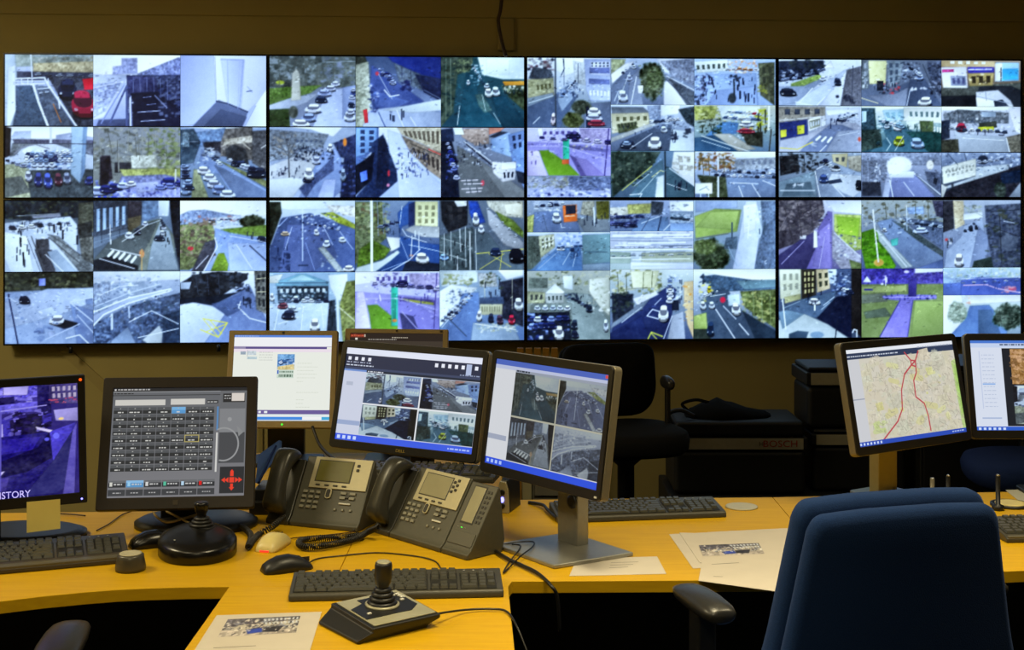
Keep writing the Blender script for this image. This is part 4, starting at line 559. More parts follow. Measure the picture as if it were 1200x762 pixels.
M = dict(
    wall=material('wall_paint', 'ab9c62', .85, grain=.08, scale=3, bump=.05),
    ceiling=material('ceiling_paint', 'b0a080', .9, grain=.05, scale=4),
    conduit=material('conduit_paint', 'a09058', .6, grain=.06, scale=8),
    carpet=material('carpet', '1f2328', .95, grain=.4, scale=300, bump=.3),
    beech=material('beech_laminate', 'cda211', .5, spec=.22, grain=.06, scale=7, stretch=(1.2, 14, 14), col2='c5990f'),
    edge=material('beech_edge', 'a87a2c', .5, grain=.12, scale=9, stretch=(1, 1, 12)),
    panel=material('desk_panel_black', '14161a', .7, grain=.2, scale=20),
    black=material('black_plastic', '17181a', .42, grain=.12, scale=90, bump=.08),
    gloss=material('black_glossy_plastic', '0e0e0e', .27, spec=.5, grain=.1, scale=40),
    bezel=material('dark_monitor_plastic', '2b2520', .38, grain=.08, scale=120, bump=.05),
    dell=material('charcoal_monitor_frame', '1d1b18', .35, grain=.08, scale=120, bump=.04),
    rim=material('grey_monitor_shell', '8a826c', .32, metal=.35, grain=.06, scale=60),
    silver=material('silver_stand', '9b9a92', .34, metal=.55, grain=.06, scale=80),
    stand=material('dark_grey_stand', '4a4338', .4, metal=.25, grain=.06, scale=80),
    beige=material('beige_monitor_plastic', 'a59164', .5, grain=.07, scale=60, bump=.04),
    cream=material('cream_plastic', 'dccb86', .4, grain=.06, scale=60),
    phone=material('phone_charcoal_plastic', '4b4a3e', .45, grain=.08, scale=150, bump=.06),
    handset=material('phone_handset_plastic', '35352f', .33, grain=.08, scale=90),
    faceplate=material('phone_silver_faceplate', 'b3ac8c', .4, metal=.25, grain=.05, scale=80),
    lcd=material('phone_display_glass', '6c6a32', .25, grain=.08, scale=30),
    lcd2=material('phone_display_pale', '9a9678', .25, grain=.06, scale=30),
    button=material('phone_button', '8b8a7c', .5, grain=.05, scale=90),
    darkbutton=material('dark_button', '2b2a26', .5, grain=.05, scale=90),
    keycap=material('keycap_plastic', '45443a', .34, grain=.12, scale=200),
    keybody=material('keyboard_body', '3f3d33', .45, grain=.10, scale=120, bump=.05),
    keybody2=material('keyboard_body_brown', '403a2e', .45, grain=.10, scale=120, bump=.05),
    keywell=material('key_well', '17160f', .6, grain=.1, scale=120),
    keylip=material('keyboard_lip', '57523f', .42, grain=.08, scale=120),
    paper=material('paper', 'c6beb2', .85, grain=.03, scale=20),
    note=material('yellow_note_paper', 'f2e080', .85, grain=.05, scale=14),
    blue=material('blue_fabric', '172f5a', .95, spec=.15, grain=.22, scale=420, bump=.35, sheen=.38),
    bluedark=material('navy_fabric', '1c2c58', .95, spec=.15, grain=.25, scale=300, bump=.3),
    blackcloth=material('black_fabric', '0f0f10', .95, spec=.15, grain=.25, scale=300, bump=.3),
    armpad=material('armrest_rubber', '2a2a2a', .34, spec=.6, grain=.12, scale=160, bump=.1),
    plate=material('joystick_plate', 'a9a68c', .4, metal=.2, grain=.05, scale=90),
    white=material('white_print', 'd8d8d0', .6, grain=.03, scale=50),
    case=material('case_black_plastic', '141517', .55, grain=.2, scale=60, bump=.08),
    label=material('case_label_strip', 'a49e86', .6, grain=.08, scale=40),
    redprint=material('red_print', 'a02c20', .6, grain=.1, scale=60),
    goldprint=material('gold_print', 'b8a050', .4, metal=.4, grain=.05, scale=60),
    cable=material('black_cable', '141312', .45, grain=.15, scale=90),
    brown=material('brown_cable', '3a2412', .5, grain=.15, scale=90),
    tan=material('tan_cable', 'a8915a', .45, grain=.08, scale=90),
    folder=material('blue_folder', '3f5d94', .5, grain=.08, scale=40),
    greymetal=material('grey_cabinet_metal', '6b675a', .5, grain=.08, scale=30),
    post=material('pale_cabinet_post', '98906e', .5, grain=.06, scale=30),
    postmat=material('stand_olive_metal', 'a49a6c', .45, grain=.05, scale=60),
    greydisc=material('grey_disc', 'b8b4a0', .5, grain=.05, scale=60),
    chrome=material('steel', 'b8b8b4', .22, metal=.9, grain=.04, scale=80),
    knob=material('dial_grey_top', 'b4ae92', .5, metal=0, grain=.06, scale=90),
    dial=material('dial_side', '4e4c44', .35, metal=.3, grain=.08, scale=90),
    feed=screen_material('video_wall_picture', 1.0),
    screen=screen_material('monitor_picture', 1.0),
    prnt=print_material('printed_photo'),
    red=glow_material('red_light', 'ff2a20', 1.6), orange=glow_material('orange_sticker_glow', 'ff5a10', 1.2), blueled=glow_material('blue_light', '7070ff', 5.0), green=glow_material('green_light', '40ff40', 1.2),
    letters=glow_material('screen_letters', 'b8b4ff', 1.0),
)

# ---------------------------------------------------------------- builders
def tag(o, label=None, cat=None, group=None, kind=None):
    if label: o['label'] = label
    if cat: o['category'] = cat
    if group: o['group'] = group
    if kind: o['kind'] = kind
    return o
def thing(name, label, cat, loc=(0, 0, 0), rotz=0, group=None):
    o = bpy.data.objects.new(name, None); COL.objects.link(o); o.location = loc; o.rotation_euler = (0, 0, rotz)
    o.empty_display_size = .05
    return tag(o, label, cat, group)
def link(name, me, mat, parent=None, label=None):
    o = bpy.data.objects.new(name, me); COL.objects.link(o)
    if mat is not None and len(me.materials) == 0: me.materials.append(mat)
    if parent: o.parent = parent
    if label: o['label'] = label
    return o
class MB:
    def __init__(self): self.v = []; self.f = []; self.sm = []
    def add(self, vs, fs, smooth=False, mx=None):
        n = len(self.v)
        self.v += [tuple(mx @ Vector(v)) if mx else tuple(v) for v in vs]
        self.f += [tuple(i+n for i in f) for f in fs]; self.sm += [smooth]*len(fs); return self
    def box(self, x0, x1, y0, y1, z0, z1, mx=None):
        vs = [(x, y, z) for z in (z0, z1) for y in (y0, y1) for x in (x0, x1)]
        return self.add(vs, [(0, 2, 3, 1), (4, 5, 7, 6), (0, 1, 5, 4), (2, 6, 7, 3), (0, 4, 6, 2), (1, 3, 7, 5)], mx=mx)
    def prism(self, pts, z0, z1, mx=None):
        n = len(pts); vs = [(x, y, z0) for x, y in pts]+[(x, y, z1) for x, y in pts]
        fs = [tuple(range(n-1, -1, -1)), tuple(range(n, 2*n))]+[(i, (i+1) % n, n+(i+1) % n, n+i) for i in range(n)]
        return self.add(vs, fs, mx=mx)
    def loft(self, rings, cap=True, smooth=True, mx=None):
        n = len(rings[0]); vs = [p for r in rings for p in r]; fs = []
        for a in range(len(rings)-1):
            for i in range(n): j = (i+1) % n; fs.append((a*n+i, a*n+j, (a+1)*n+j, (a+1)*n+i))
        self.add(vs, fs, smooth, mx)
        if cap:
            b = len(self.v)-len(vs)
            self.f += [tuple(b+i for i in range(n-1, -1, -1)), tuple(b+(len(rings)-1)*n+i for i in range(n))]; self.sm += [False, False]
        return self
    def lathe(self, prof, n=32, mx=None, cap=True):
        return self.loft([[(r*math.cos(2*math.pi*i/n), r*math.sin(2*math.pi*i/n), z) for i in range(n)] for r, z in prof], cap, True, mx)
    def tube(self, pts, r, n=8, mx=None):
        pts = [Vector(p) for p in pts]; rings = []; up = Vector((0, 0, 1)); prev = None
        for i, p in enumerate(pts):
            t = (pts[min(i+1, len(pts)-1)]-pts[max(i-1, 0)]).normalized()
            if prev is None: s = t.cross(up if abs(t.z) < .95 else Vector((1, 0, 0))).normalized()
            else: s = (prev-t*prev.dot(t)).normalized()
            prev = s; u = t.cross(s)
            rr = r[i] if isinstance(r, (list, tuple)) else r
            rings.append([tuple(p+s*rr*math.cos(2*math.pi*k/n)+u*rr*math.sin(2*math.pi*k/n)) for k in range(n)])
        return self.loft(rings, True, True, mx)
    def mesh(self, name):
        me = bpy.data.meshes.new(name); me.from_pydata(self.v, [], self.f); me.polygons.foreach_set('use_smooth', self.sm); me.update()
        bm = bmesh.new(); bm.from_mesh(me); bmesh.ops.recalc_face_normals(bm, faces=bm.faces); bm.to_mesh(me); bm.free(); return me
    def build(self, name, mat, parent=None, bevel=0, seg=2, label=None, smooth=False):
        o = link(name, self.mesh(name), mat, parent, label)
        if bevel:
            b = o.modifiers.new('bevel', 'BEVEL'); b.width = bevel; b.segments = seg; b.limit_method = 'ANGLE'; b.angle_limit = math.radians(40); b.harden_normals = True
            for p in o.data.polygons: p.use_smooth = True
        if smooth:
            for p in o.data.polygons: p.use_smooth = True
        return o
def spline(pts, n=8):
    P = [Vector(p) for p in pts]; P = [P[0]*2-P[1]]+P+[P[-1]*2-P[-2]]; out = []
    for i in range(1, len(P)-2):
        for k in range(n):
            t = k/n; a, b, c, d = P[i-1:i+3]
            out.append(.5*((2*b)+(c-a)*t+(2*a-5*b+4*c-d)*t*t+(3*b-a-3*c+d)*t**3))
    return out+[P[-2]]
def rounded(w, h, r, n=5):
    out = []
    for cx, cy, a0 in ((w/2-r, h/2-r, 0), (-w/2+r, h/2-r, 90), (-w/2+r, -h/2+r, 180), (w/2-r, -h/2+r, 270)):
        for k in range(n+1): a = math.radians(a0+90*k/n); out.append((cx+r*math.cos(a), cy+r*math.sin(a)))
    return out
def dup(root, loc=None, rotz=None):
    r = root.copy(); COL.objects.link(r)
    if loc is not None: r.location = loc
    if rotz is not None: r.rotation_euler = (0, 0, rotz)
    for ch in list(root.children):
        c = ch.copy(); COL.objects.link(c); c.parent = r
        for g in ch.children: d = g.copy(); COL.objects.link(d); d.parent = c
    return r
def struct(name, mb, mat, bevel=0):
    o = mb.build(name, mat, None, bevel); o['kind'] = 'structure'; return o
def picture_mesh(name, img, x0, x1, z0, z1, y=0.0, flat=False):
    """a screen tile in the XZ plane (or XY plane when flat) facing -Y (or +Z), one colour per grid point"""
    H, W = img.shape[:2]; u = np.linspace(x0, x1, W); v = np.linspace(z1, z0, H)
    co = np.zeros((H, W, 3), np.float32); co[..., 0] = u[None]; co[..., 1 if flat else 2] = v[:, None]; co[..., 2 if flat else 1] = y
    i = np.arange(H*W, dtype=np.int32).reshape(H, W)
    q = np.stack([i[1:, :-1], i[1:, 1:], i[:-1, 1:], i[:-1, :-1]], -1).reshape(-1)
    nf = len(q)//4; me = bpy.data.meshes.new(name)
    me.vertices.add(H*W); me.vertices.foreach_set('co', co.ravel()); me.loops.add(len(q)); me.loops.foreach_set('vertex_index', q)
    me.polygons.add(nf); me.polygons.foreach_set('loop_start', np.arange(0, len(q), 4, dtype=np.int32)); me.polygons.foreach_set('loop_total', np.full(nf, 4, np.int32))
    me.update(calc_edges=True)
    a = np.clip(img, 0, 1); l = np.where(a <= .04045, a/12.92, ((a+.055)/1.055)**2.4)
    at_ = me.color_attributes.new('picture', 'FLOAT_COLOR', 'POINT'); at_.data.foreach_set('color', np.concatenate([l, np.ones((H, W, 1))], -1).astype(np.float32).ravel())
    return me
def text_part(name, body, size, mat, parent, loc, rot=(math.pi/2, 0, 0), extrude=.0004, align='CENTER', squeeze=1.0):
    cu = bpy.data.curves.new(name, 'FONT'); cu.body = body; cu.size = size; cu.extrude = extrude; cu.align_x = align; cu.align_y = 'CENTER'; cu.resolution_u = 3
    t = bpy.data.objects.new(name, cu); COL.objects.link(t); bpy.context.view_layer.update()
    me = bpy.data.meshes.new_from_object(t.evaluated_get(bpy.context.evaluated_depsgraph_get())); bpy.data.objects.remove(t)
    o = link(name, me, None, parent); me.materials.clear(); me.materials.append(mat); o.location = loc; o.rotation_euler = rot; o.scale = (squeeze, 1, 1)
    return o

# ---------------------------------------------------------------- the room
VW_A, VW_B = Vector((-1.995, 5.35, 0)), Vector((2.105, 5.63, 0))       # left and right end of the video wall
VW_YAW = math.atan2(VW_B.y-VW_A.y, VW_B.x-VW_A.x)
def along(t, back=0): d = (VW_B-VW_A).normalized(); return VW_A+d*t+Vector((-d.y, d.x, 0))*back
RX = Matrix.Rotation(VW_YAW, 4, 'Z'); RT = Matrix.Translation(VW_A) @ RX
struct('floor', MB().box(-4, 4.2, -2.6, 6.6, -.05, 0), M['carpet'])
struct('ceiling', MB().box(-4, 4.2, -2.6, 6.6, 2.70, 2.75), M['ceiling'])
struct('wall_back', MB().box(-2.2, 6.4, .075, .20, 0, 2.72, RT), M['wall'])
struct('wall_left', MB().box(-3.1, -3.0, -2.6, 6.4, 0, 2.72), M['wall'])
struct('wall_right', MB().box(4.0, 4.1, -2.6, 6.5, 0, 2.72), M['wall'])
struct('wall_front', MB().box(-4, 4.2, -2.6, -2.5, 0, 2.72), M['wall'])
# picture rail, boxed conduit and diagonal trunking on the back wall
struct('trim_1', MB().box(-1.0, 5.6, .067, .075, 2.275, 2.60, RT), M['wall'], .006)
struct('trim_2', MB().box(1.945, 2.015, .06, .075, 2.14, 2.275, RT), M['conduit'], .006)
struct('trim_3', MB().add([(.16, .067, .97), (.21, .067, .97), (.50, .067, .70), (.50, .067, .64), (.16, .075, .97), (.21, .075, .97), (.50, .075, .70), (.50, .075, .64)],
       [(0, 3, 2, 1), (4, 5, 6, 7), (0, 1, 5, 4), (1, 2, 6, 5), (2, 3, 7, 6), (3, 0, 4, 7)], mx=RT), M['conduit'])
struct('trim_4', MB().box(.985, 1.0, .066, .075, 0, .97, RT), M['conduit'])

# ---------------------------------------------------------------- the video wall
PW, PH, VZ = 1.0275, .575, 2.115
PANELS = [('A', 0, 0, (17, 52, 1173, 685), 'top'), ('C', 1, 0, (20, 52, 1147, 680), 'top'), ('E', 2, 0, (32, 55, 1170, 693), 'top'), ('G', 3, 0, (50, 60, 1198, 712), 'top'),
          ('B', 0, 1, (12, 38, 1175, 690), 'bottom'), ('D', 1, 1, (20, 33, 1160, 660), 'bottom'), ('F', 2, 1, (38, 25, 1178, 668), 'bottom'), ('H', 3, 1, (60, 22, 1200, 690), 'bottom')]
PLABEL = {'A': 'wall display whose six pictures include the bare white room, top row',
          'C': 'wall display with the parked cars by a stone cross and the teal street, top row',
          'E': 'wall display with eight pictures, among them the orange brown trees and a white direction sign',
          'G': 'wall display of nine small street pictures including shop fronts, top row end',
          'B': 'wall display with the zebra crossing street and the grey flyover, bottom row',
          'D': 'wall display above the beige monitors, with the roundabout and green totem sign',
          'F': 'wall display with the misted green field and torn pale streaks, bottom row',
          'H': 'wall display with the vivid green bank and the violet park path, bottom row'}
for key, ci, ri, (bx0, by0, bx1, by1), _ in PANELS:
    x0 = ci*PW; zt = VZ-ri*PH
    t = thing('wall_display', PLABEL[key], 'display', along(x0+PW/2), VW_YAW, 'video wall displays')
    t.location.z = zt-PH
    hw = PW/2; bz = .0065
    MB().box(-hw+.004, hw-.004, .012, .0745, .004, PH-.004).build('housing', M['black'], t, .004)
    fr = MB()
    fr.box(-hw+.001, hw-.001, 0, .014, .0005, bz); fr.box(-hw+.001, hw-.001, 0, .014, PH-bz, PH-.0005)
    fr.box(-hw+.001, -hw+bz, 0, .014, bz, PH-bz); fr.box(hw-bz, hw-.001, 0, .014, bz, PH-bz)
    fr.build('bezel', M['gloss'], t)
    IW, IH = PW-2*bz, PH-2*bz
    for fk, (r, lab, _) in FEEDS.items():
        if fk[0] != key: continue
        fx = lambda v: -IW/2+IW*min(1, max(0, (v-bx0)/(bx1-bx0))); fz = lambda v: bz+IH*(1-min(1, max(0, (v-by0)/(by1-by0))))
        a, b, c, d = fx(r[0]), fx(r[2]), fz(r[3]), fz(r[1])
        if r[0]-bx0 < 12: a = -IW/2
        if bx1-r[2] < 12: b = IW/2
        if r[1]-by0 < 12: d = bz+IH
        if by1-r[3] < 12: c = bz
        link('camera_picture', picture_mesh('camera_picture', feed_image(fk), a+.0004, b-.0004, c+.0004, d-.0004, .006), M['feed'], t, lab)
for n, (px, py) in enumerate(((83, 408), (256, 406))):
    p = at(px, py, 5.37); tag(MB().lathe([(.008, 0), (.008, .02), (.004, .026)], 12, Matrix.Translation(p-Vector((0, 0, .02)))).build('cable_clip', M['black'], None),
        ['small black clip under the wall display with the wet junction', 'small black clip under the wall display with the yellow box junction'][n], 'clip', 'clips under the video wall')
tag(MB().tube(spline([at(591, -40, 5.42), at(587, 8, 5.42), at(584, 25, 5.43), at(588, 48, 5.43), at(593, 66, 5.43)], 8), .007).build('wall_cable', M['brown'], None), 'black cable hanging down the wall above the video wall', 'cable')

# ---------------------------------------------------------------- desks
def worktop(pts, z=DESK, th=.027):
    return MB().prism(pts, z-th, z)
def make_desk(name, label, pts, legs, panels):
    t = thing(name, label, 'desk', (0, 0, 0))
    worktop(pts).build('worktop', M['beech'], t, .0015, 1)
    for (x0, x1, y0, y1) in panels: MB().box(x0, x1, y0, y1, .06, DESK-.027).build('panel', M['panel'], t)
    for (x, y) in legs: MB().box(x-.03, x+.03, y-.03, y+.03, 0, DESK-.027).build('leg', M['black'], t, .004)
    return t
curve = [(-.606, 2.925), (-.69, 2.922), (-.774, 2.914), (-.84, 2.903), (-.90, 2.886), (-.98, 2.857), (-1.06, 2.82), (-1.15, 2.77), (-1.28, 2.68), (-1.45, 2.53), (-1.7, 2.28)]
make_desk('corner_desk', 'curved beech desk under the history and button screens', [(-.3855, 2.9255), (-.3855, 3.635), (-1.9, 3.56), (-1.9, 2.1)]+curve[::-1],
          [(-.45, 3.5), (-1.75, 3.45), (-1.75, 2.4)], [(-1.86, -.42, 3.50, 3.52)])
make_desk('straight_desk', 'long beech desk under the two angled black monitors', [(-.3845, 2.9255), (-.008, 2.9255), (0.0, 2.965), (.36, 2.972), (.7195, 2.985), (.7195, 3.77), (-.3845, 3.722)],
          [(-.33, 3.64), (.66, 3.68)], [(-.36, .70, 3.40, 3.42)])
make_desk('straight_desk', 'beech desk behind the blue chair holding the map monitor', [(.7205, 2.985), (1.15, 3.05), (2.0, 3.16), (2.0, 3.90), (.7205, 3.77)],
          [(.80, 3.68), (1.9, 3.8), (1.9, 3.25)], [(.74, 1.95, 3.50, 3.52)])
make_desk('peninsula_desk', 'beech desk extension holding the silver plated joystick', [(-.606, 1.75), (.03, 1.75), (-.008, 2.9245), (-.606, 2.9245)],
          [(-.55, 1.85), (-.05, 1.85)], [(-.56, -.54, 1.95, 2.85), (-.06, -.04, 1.95, 2.85)])
make_desk('rear_table', 'beech table behind the phones holding the beige monitors', [(-.87, 3.65), (-.3865, 3.65), (-.3865, 3.737), (-.03, 3.745), (-.03, 4.40), (-.87, 4.40)],
          [(-.80, 3.75), (-.80, 4.33), (-.1, 4.33)], [(-.85, -.05, 4.20, 4.22)])
tag(MB().box(.098, .103, 2.60, 2.605, 0, .60).build('table_leg_rod', M['chrome'], None, .002), 'thin steel rod standing below the desk edge', 'rod')

# ---------------------------------------------------------------- monitors
def canvas(w, h, bg, seed=1):
    p = Picture((0, 0, w, h), .5, seed); p.flat = True; p.im[:] = [int(bg[i:i+2], 16)/255 for i in (0, 2, 4)]; return p
def paste(p, img, x0, y0, x1, y1, gain=1.0, sat=1.0, lift=0.0):
    i0, i1 = [int(v/p.sx) for v in (x0, x1)]; j0, j1 = [int(v/p.sy) for v in (y0, y1)]
    jj = (np.arange(j1-j0)*img.shape[0]/(j1-j0)).astype(int); ii = (np.arange(i1-i0)*img.shape[1]/(i1-i0)).astype(int)
    a = img[jj][:, ii]; g = a.mean(-1, keepdims=True); p.im[j0:j1, i0:i1] = np.clip((g+(a-g)*sat)*gain+lift, 0, 1)
def words(p, c, x0, x1, y, h, r, a=.9):
    x = x0
    while x < x1-2:
        w = min(r.uniform(3, 11), x1-x); p.draw('p %s 0 %f %f %f %f %f %f %f %f' % (c, x, y, x+w, y, x+w, y+h, x, y+h)); x += w+2.5
def rect(p, c, x0, y0, x1, y1, grain=0): p.draw('p %s %g %f %f %f %f %f %f %f %f' % (c, grain, x0, y0, x1, y0, x1, y1, x0, y1))

def monitor(name, label, pos, yaw, tilt, roll, W, H, D, img, bez, mats, round_r=.012, foot=None, col_w=.06, group='desk monitors', extra=None, col_mat=None, foot_mat=None, col_back=.05):
    """thing at the foot of the stand on the desk; the head is a tilted part with the shell, bezel, screen and marks below it"""
    foot_p = foot if foot is not None else Vector((pos[0], pos[1]+.07, DESK))
    t = thing(name, label, 'monitor', foot_p, 0, group)
    R = Matrix.Rotation(math.radians(yaw), 4, 'Z') @ Matrix.Rotation(math.radians(tilt), 4, 'X') @ Matrix.Rotation(math.radians(roll), 4, 'Y')
    hm = Matrix.Translation(Vector(pos)-foot_p) @ R
    XZ = Matrix.Rotation(math.pi/2, 4, 'X')     # XY outline stood up in the XZ plane, depth +Y -> use mx
    def ring(o, i, y0, y1):
        n = len(o); vs = [(x, y0, z) for x, z in o]+[(x, y0, z) for x, z in i]+[(x, y1, z) for x, z in o]+[(x, y1, z) for x, z in i]; fs = []
        for k in range(n):
            m_ = (k+1) % n; fs += [(k, m_, n+m_, n+k), (2*n+k, 3*n+k, 3*n+m_, 2*n+m_), (k, 2*n+k, 2*n+m_, m_), (n+k, n+m_, 3*n+m_, 3*n+k)]
        return vs, fs
    o = rounded(W, H, round_r); iw, ih = W-2*bez[0], H-bez[1]-bez[2]; cz = (bez[2]-bez[1])/2
    shell = MB(); pts = [(x, z) for x, z in rounded(W, H, round_r)]
    r1 = [(x, -.001, z) for x, z in pts]; r2 = [(x, D*.45, z) for x, z in pts]; r3 = [(x*.86, D*.8, z*.86) for x, z in pts]; r4 = [(x*.6, D, z*.6) for x, z in pts]
    shell.loft([r1, r2, r3, r4], True, False)
    head = shell.build('shell', mats[1], t, .002, 2); head.matrix_local = hm
    inner = [(x, z+cz) for x, z in rounded(iw, ih, .0012)]
    vs, fs = ring([(x*.992, z*.992) for x, z in o], inner, -.006, .0)
    MB().add(vs, fs).build('bezel', mats[0], head, .0012, 1)
    sc = link('screen', picture_mesh('screen', img, -iw/2, iw/2, cz-ih/2, cz+ih/2, -.0022), M['screen'], head)
    # stand: column and foot
    cb = Vector((0, 0, 0)); R3 = R.to_3x3()
    back = (Vector(pos)-foot_p)+R3 @ Vector((0, D+col_back*.3, -H*.05)); yw = Matrix.Rotation(math.radians(yaw), 4, 'Z')
    cm = col_mat or M['stand']
    MB().box(-.035, .035, -.0, .05, -.045, .045).build('hinge', M['black'], head, .006).location = (0, D*.9, -H*.05)
    top = back.z+.03
    c0 = Vector((back.x, back.y, 0)); off = yw.to_3x3() @ Vector((0, .028, 0))
    MB().box(-col_w/2, col_w/2, -.018, .018, .008, top, Matrix.Translation(c0+off) @ yw).build('column', cm, t, .004)
    return t, head, iw, ih, cz
rnd = random.Random(5)

# --- black monitor with the street pictures in four tiles
p = canvas(400, 250, 'c9cfe2', 3); rect(p, 'dfe4f4', 0, 0, 400, 17); rect(p, '2a3048', 0, 17, 400, 58); rect(p, '3c4664', 0, 52, 400, 58)
for i in range(4): rect(p, 'e4e8f4', 8+i*20, 24, 17+i*20, 33); words(p, 'aab2cc', 5+i*20, 20+i*20, 37, 3, rnd)
for i in range(7): rect(p, 'e8ecf8' if i != 5 else 'f4f8ff', 266+i*19, 24, 275+i*19, 34)
rect(p, 'aebcdc', 338+18, 20, 338+33, 48); words(p, 'c8d0e4', 4, 90, 45, 3, rnd); words(p, '8c98b8', 340, 396, 48, 3, rnd)
rect(p, '6f8fd0', 0, 58, 68, 63); rect(p, '98a8cc', 0, 196, 68, 208); rect(p, 'b0b8cc', 12, 92, 32, 102); rect(p, '202838', 68, 58, 400, 64)
words(p, 'e0e4f0', 72, 120, 59.5, 3, rnd)
for k, (fk, a) in enumerate((('E1', (69, 65, 232, 146)), ('C6', (236, 65, 398, 146)), ('H4', (69, 150, 232, 231)), ('G5', (236, 150, 398, 231)))): paste(p, feed_image(fk), *a, gain=.82, sat=.8)
rect(p, 'e0e4ea', 232, 64, 236, 232); rect(p, 'e0e4ea', 68, 146, 400, 150); rect(p, '3c5ce0', 0, 233, 400, 250)
for i in range(4): rect(p, 'c8d8ff', 6+i*16, 237, 15+i*16, 246)
words(p, 'a8bcff', 330, 394, 240, 4, rnd)
m2, h2, *_ = monitor('computer_monitor', 'black monitor with four street pictures, angled behind the second phone', (-.284, 3.731, 1.005), -24.8, -13.5, 1.1, .46, .30, .045, p.done(), (.017, .021, .024), (M['dell'], M['rim']), foot=Vector((-.245, 3.86, DESK)), col_mat=M['black'])
MB().prism(rounded(.24, .17, .02), 0, .010, Matrix.Rotation(math.radians(-25), 4, 'Z')).build('foot', M['black'], m2, .003)
text_part('logo', 'DELL', .011, M['goldprint'], h2, (0, -.0068, -.139), squeeze=1.2)

# --- black monitor with four dim pictures on a silver stand
p = canvas(400, 250, 'cfd2d8', 4); rect(p, '4a63b8', 0, 0, 400, 13); rect(p, 'b4bcd8', 0, 13, 400, 22); rect(p, '9098a8', 78, 20, 400, 26); words(p, '303848', 82, 130, 20, 4, rnd); rect(p, 'd04848', 388, 2, 396, 9)
for k, (fk, a) in enumerate((('C3', (78, 26, 236, 127)), ('D1', (240, 26, 398, 127)), ('B2', (78, 131, 236, 232)), ('B5', (240, 131, 398, 232)))): paste(p, feed_image(fk), *a, gain=.58, sat=.55, lift=.07)
rect(p, 'a8a898', 236, 26, 240, 232); rect(p, 'a8a898', 78, 127, 400, 131); rect(p, '9ca4b8', 0, 178, 70, 190); rect(p, '2c50d8', 0, 234, 400, 250)
for i in range(4): rect(p, 'a8c0f8', 6+i*16, 238, 15+i*16, 246)
m3, h3, *_ = monitor('computer_monitor', 'black monitor with dim traffic pictures on a flat silver stand', (.077, 3.205, 1.036), -53.4, -8.9, -.8, .46, .30, .045, p.done(), (.017, .021, .024), (M['dell'], M['rim']), foot=Vector((.127, 3.205, DESK)), col_w=.075, col_mat=M['silver'])
yw = Matrix.Rotation(math.radians(-53.4), 4, 'Z')
MB().prism([(-.13, -.115), (.10, -.115), (.125, .10), (-.11, .10)], 0, .010, yw).build('foot', M['silver'], m3, .003)
MB().lathe([(.016, 0), (.016, .006), (.010, .008)], 16, Matrix.Translation((0, 0, 0))).build('cable_hole', M['black'], m3).matrix_local = Matrix.Translation(yw @ Vector((0, .02, .115))) @ yw @ Matrix.Rotation(math.pi/2, 4, 'X')
MB().box(-.004, .004, -.0075, -.006, -.143, -.139).build('power_light', M['white'], h3).location.x = .215

# --- map monitor
p = canvas(400, 250, 'cfcbbd', 6); rect(p, 'e4e8f0', 0, 0, 400, 10); rect(p, '303c58', 0, 10, 400, 26); words(p, 'c8d0e0', 4, 190, 17, 3, rnd); words(p, 'a0a8bc', 262, 390, 8, 3, rnd)
p.draw('k ccc8b0,d0cab8,c4c2b0,cec6b2,c9cab6 200 40 50 30 400 240; k d4d49c,ccc890 14 30 60 40 360 220; k c0cc90 8 24 70 180 110 220; p b4cc84 3 384 56 400 50 400 240 388 240; p a4c86c 3 390 70 400 64 400 200 393 200')
rr = np.random.default_rng(9)
for i in range(420):
    x, y = rr.uniform(58, 398), rr.uniform(30, 236); a = rr.choice([0, 1.57, .5, 1.2])+rr.normal()*.35; k = rr.uniform(4, 18)
    p.line(np.array([[.64, .61, .55], [.58, .56, .52], [.70, .66, .61], [.55, .53, .48]][rr.integers(4)]), rr.uniform(.8, 1.6), (x, y, x+k*math.cos(a), y+k*math.sin(a)), .5)
rect(p, 'c9cbd0', 0, 26, 44, 240); rect(p, '9aa0b0', 0, 128, 44, 131)
for ln in ((.53, .08, .578, .17, .577, .22, .50, .31, .45, .47, .43, .67, .372, .79, .215, .965), (.66, .08, .62, .18, .612, .305, .576, .385, .572, .56, .641, .64, .66, .775, .662, .93), (.578, .17, .62, .18), (.577, .22, .612, .24), (.50, .31, .577, .22, .62, .18)):
    p.draw('l b84850 3.4 '+' '.join('%g' % (v*(400 if i % 2 == 0 else 250)) for i, v in enumerate(ln)))
rect(p, '2c4cb4', 0, 238, 400, 250)
for i in range(7): rect(p, 'c8d8f8', 4+i*12, 241, 10+i*12, 247)
words(p, 'a8bcf0', 345, 394, 242, 3, rnd)
m6, h6, *_ = monitor('computer_monitor', 'black monitor showing a street map with red roads', (1.078, 3.728, 1.025), 32.8, -11.7, 0, .46, .30, .045, p.done(), (.017, .021, .024), (M['dell'], M['rim']), foot=Vector((1.03, 3.80, DESK)), col_w=.075, col_mat=M['postmat'])
MB().prism(rounded(.15, .12, .02), 0, .010, Matrix.Rotation(math.radians(32), 4, 'Z')).build('foot', M['silver'], m6, .003)

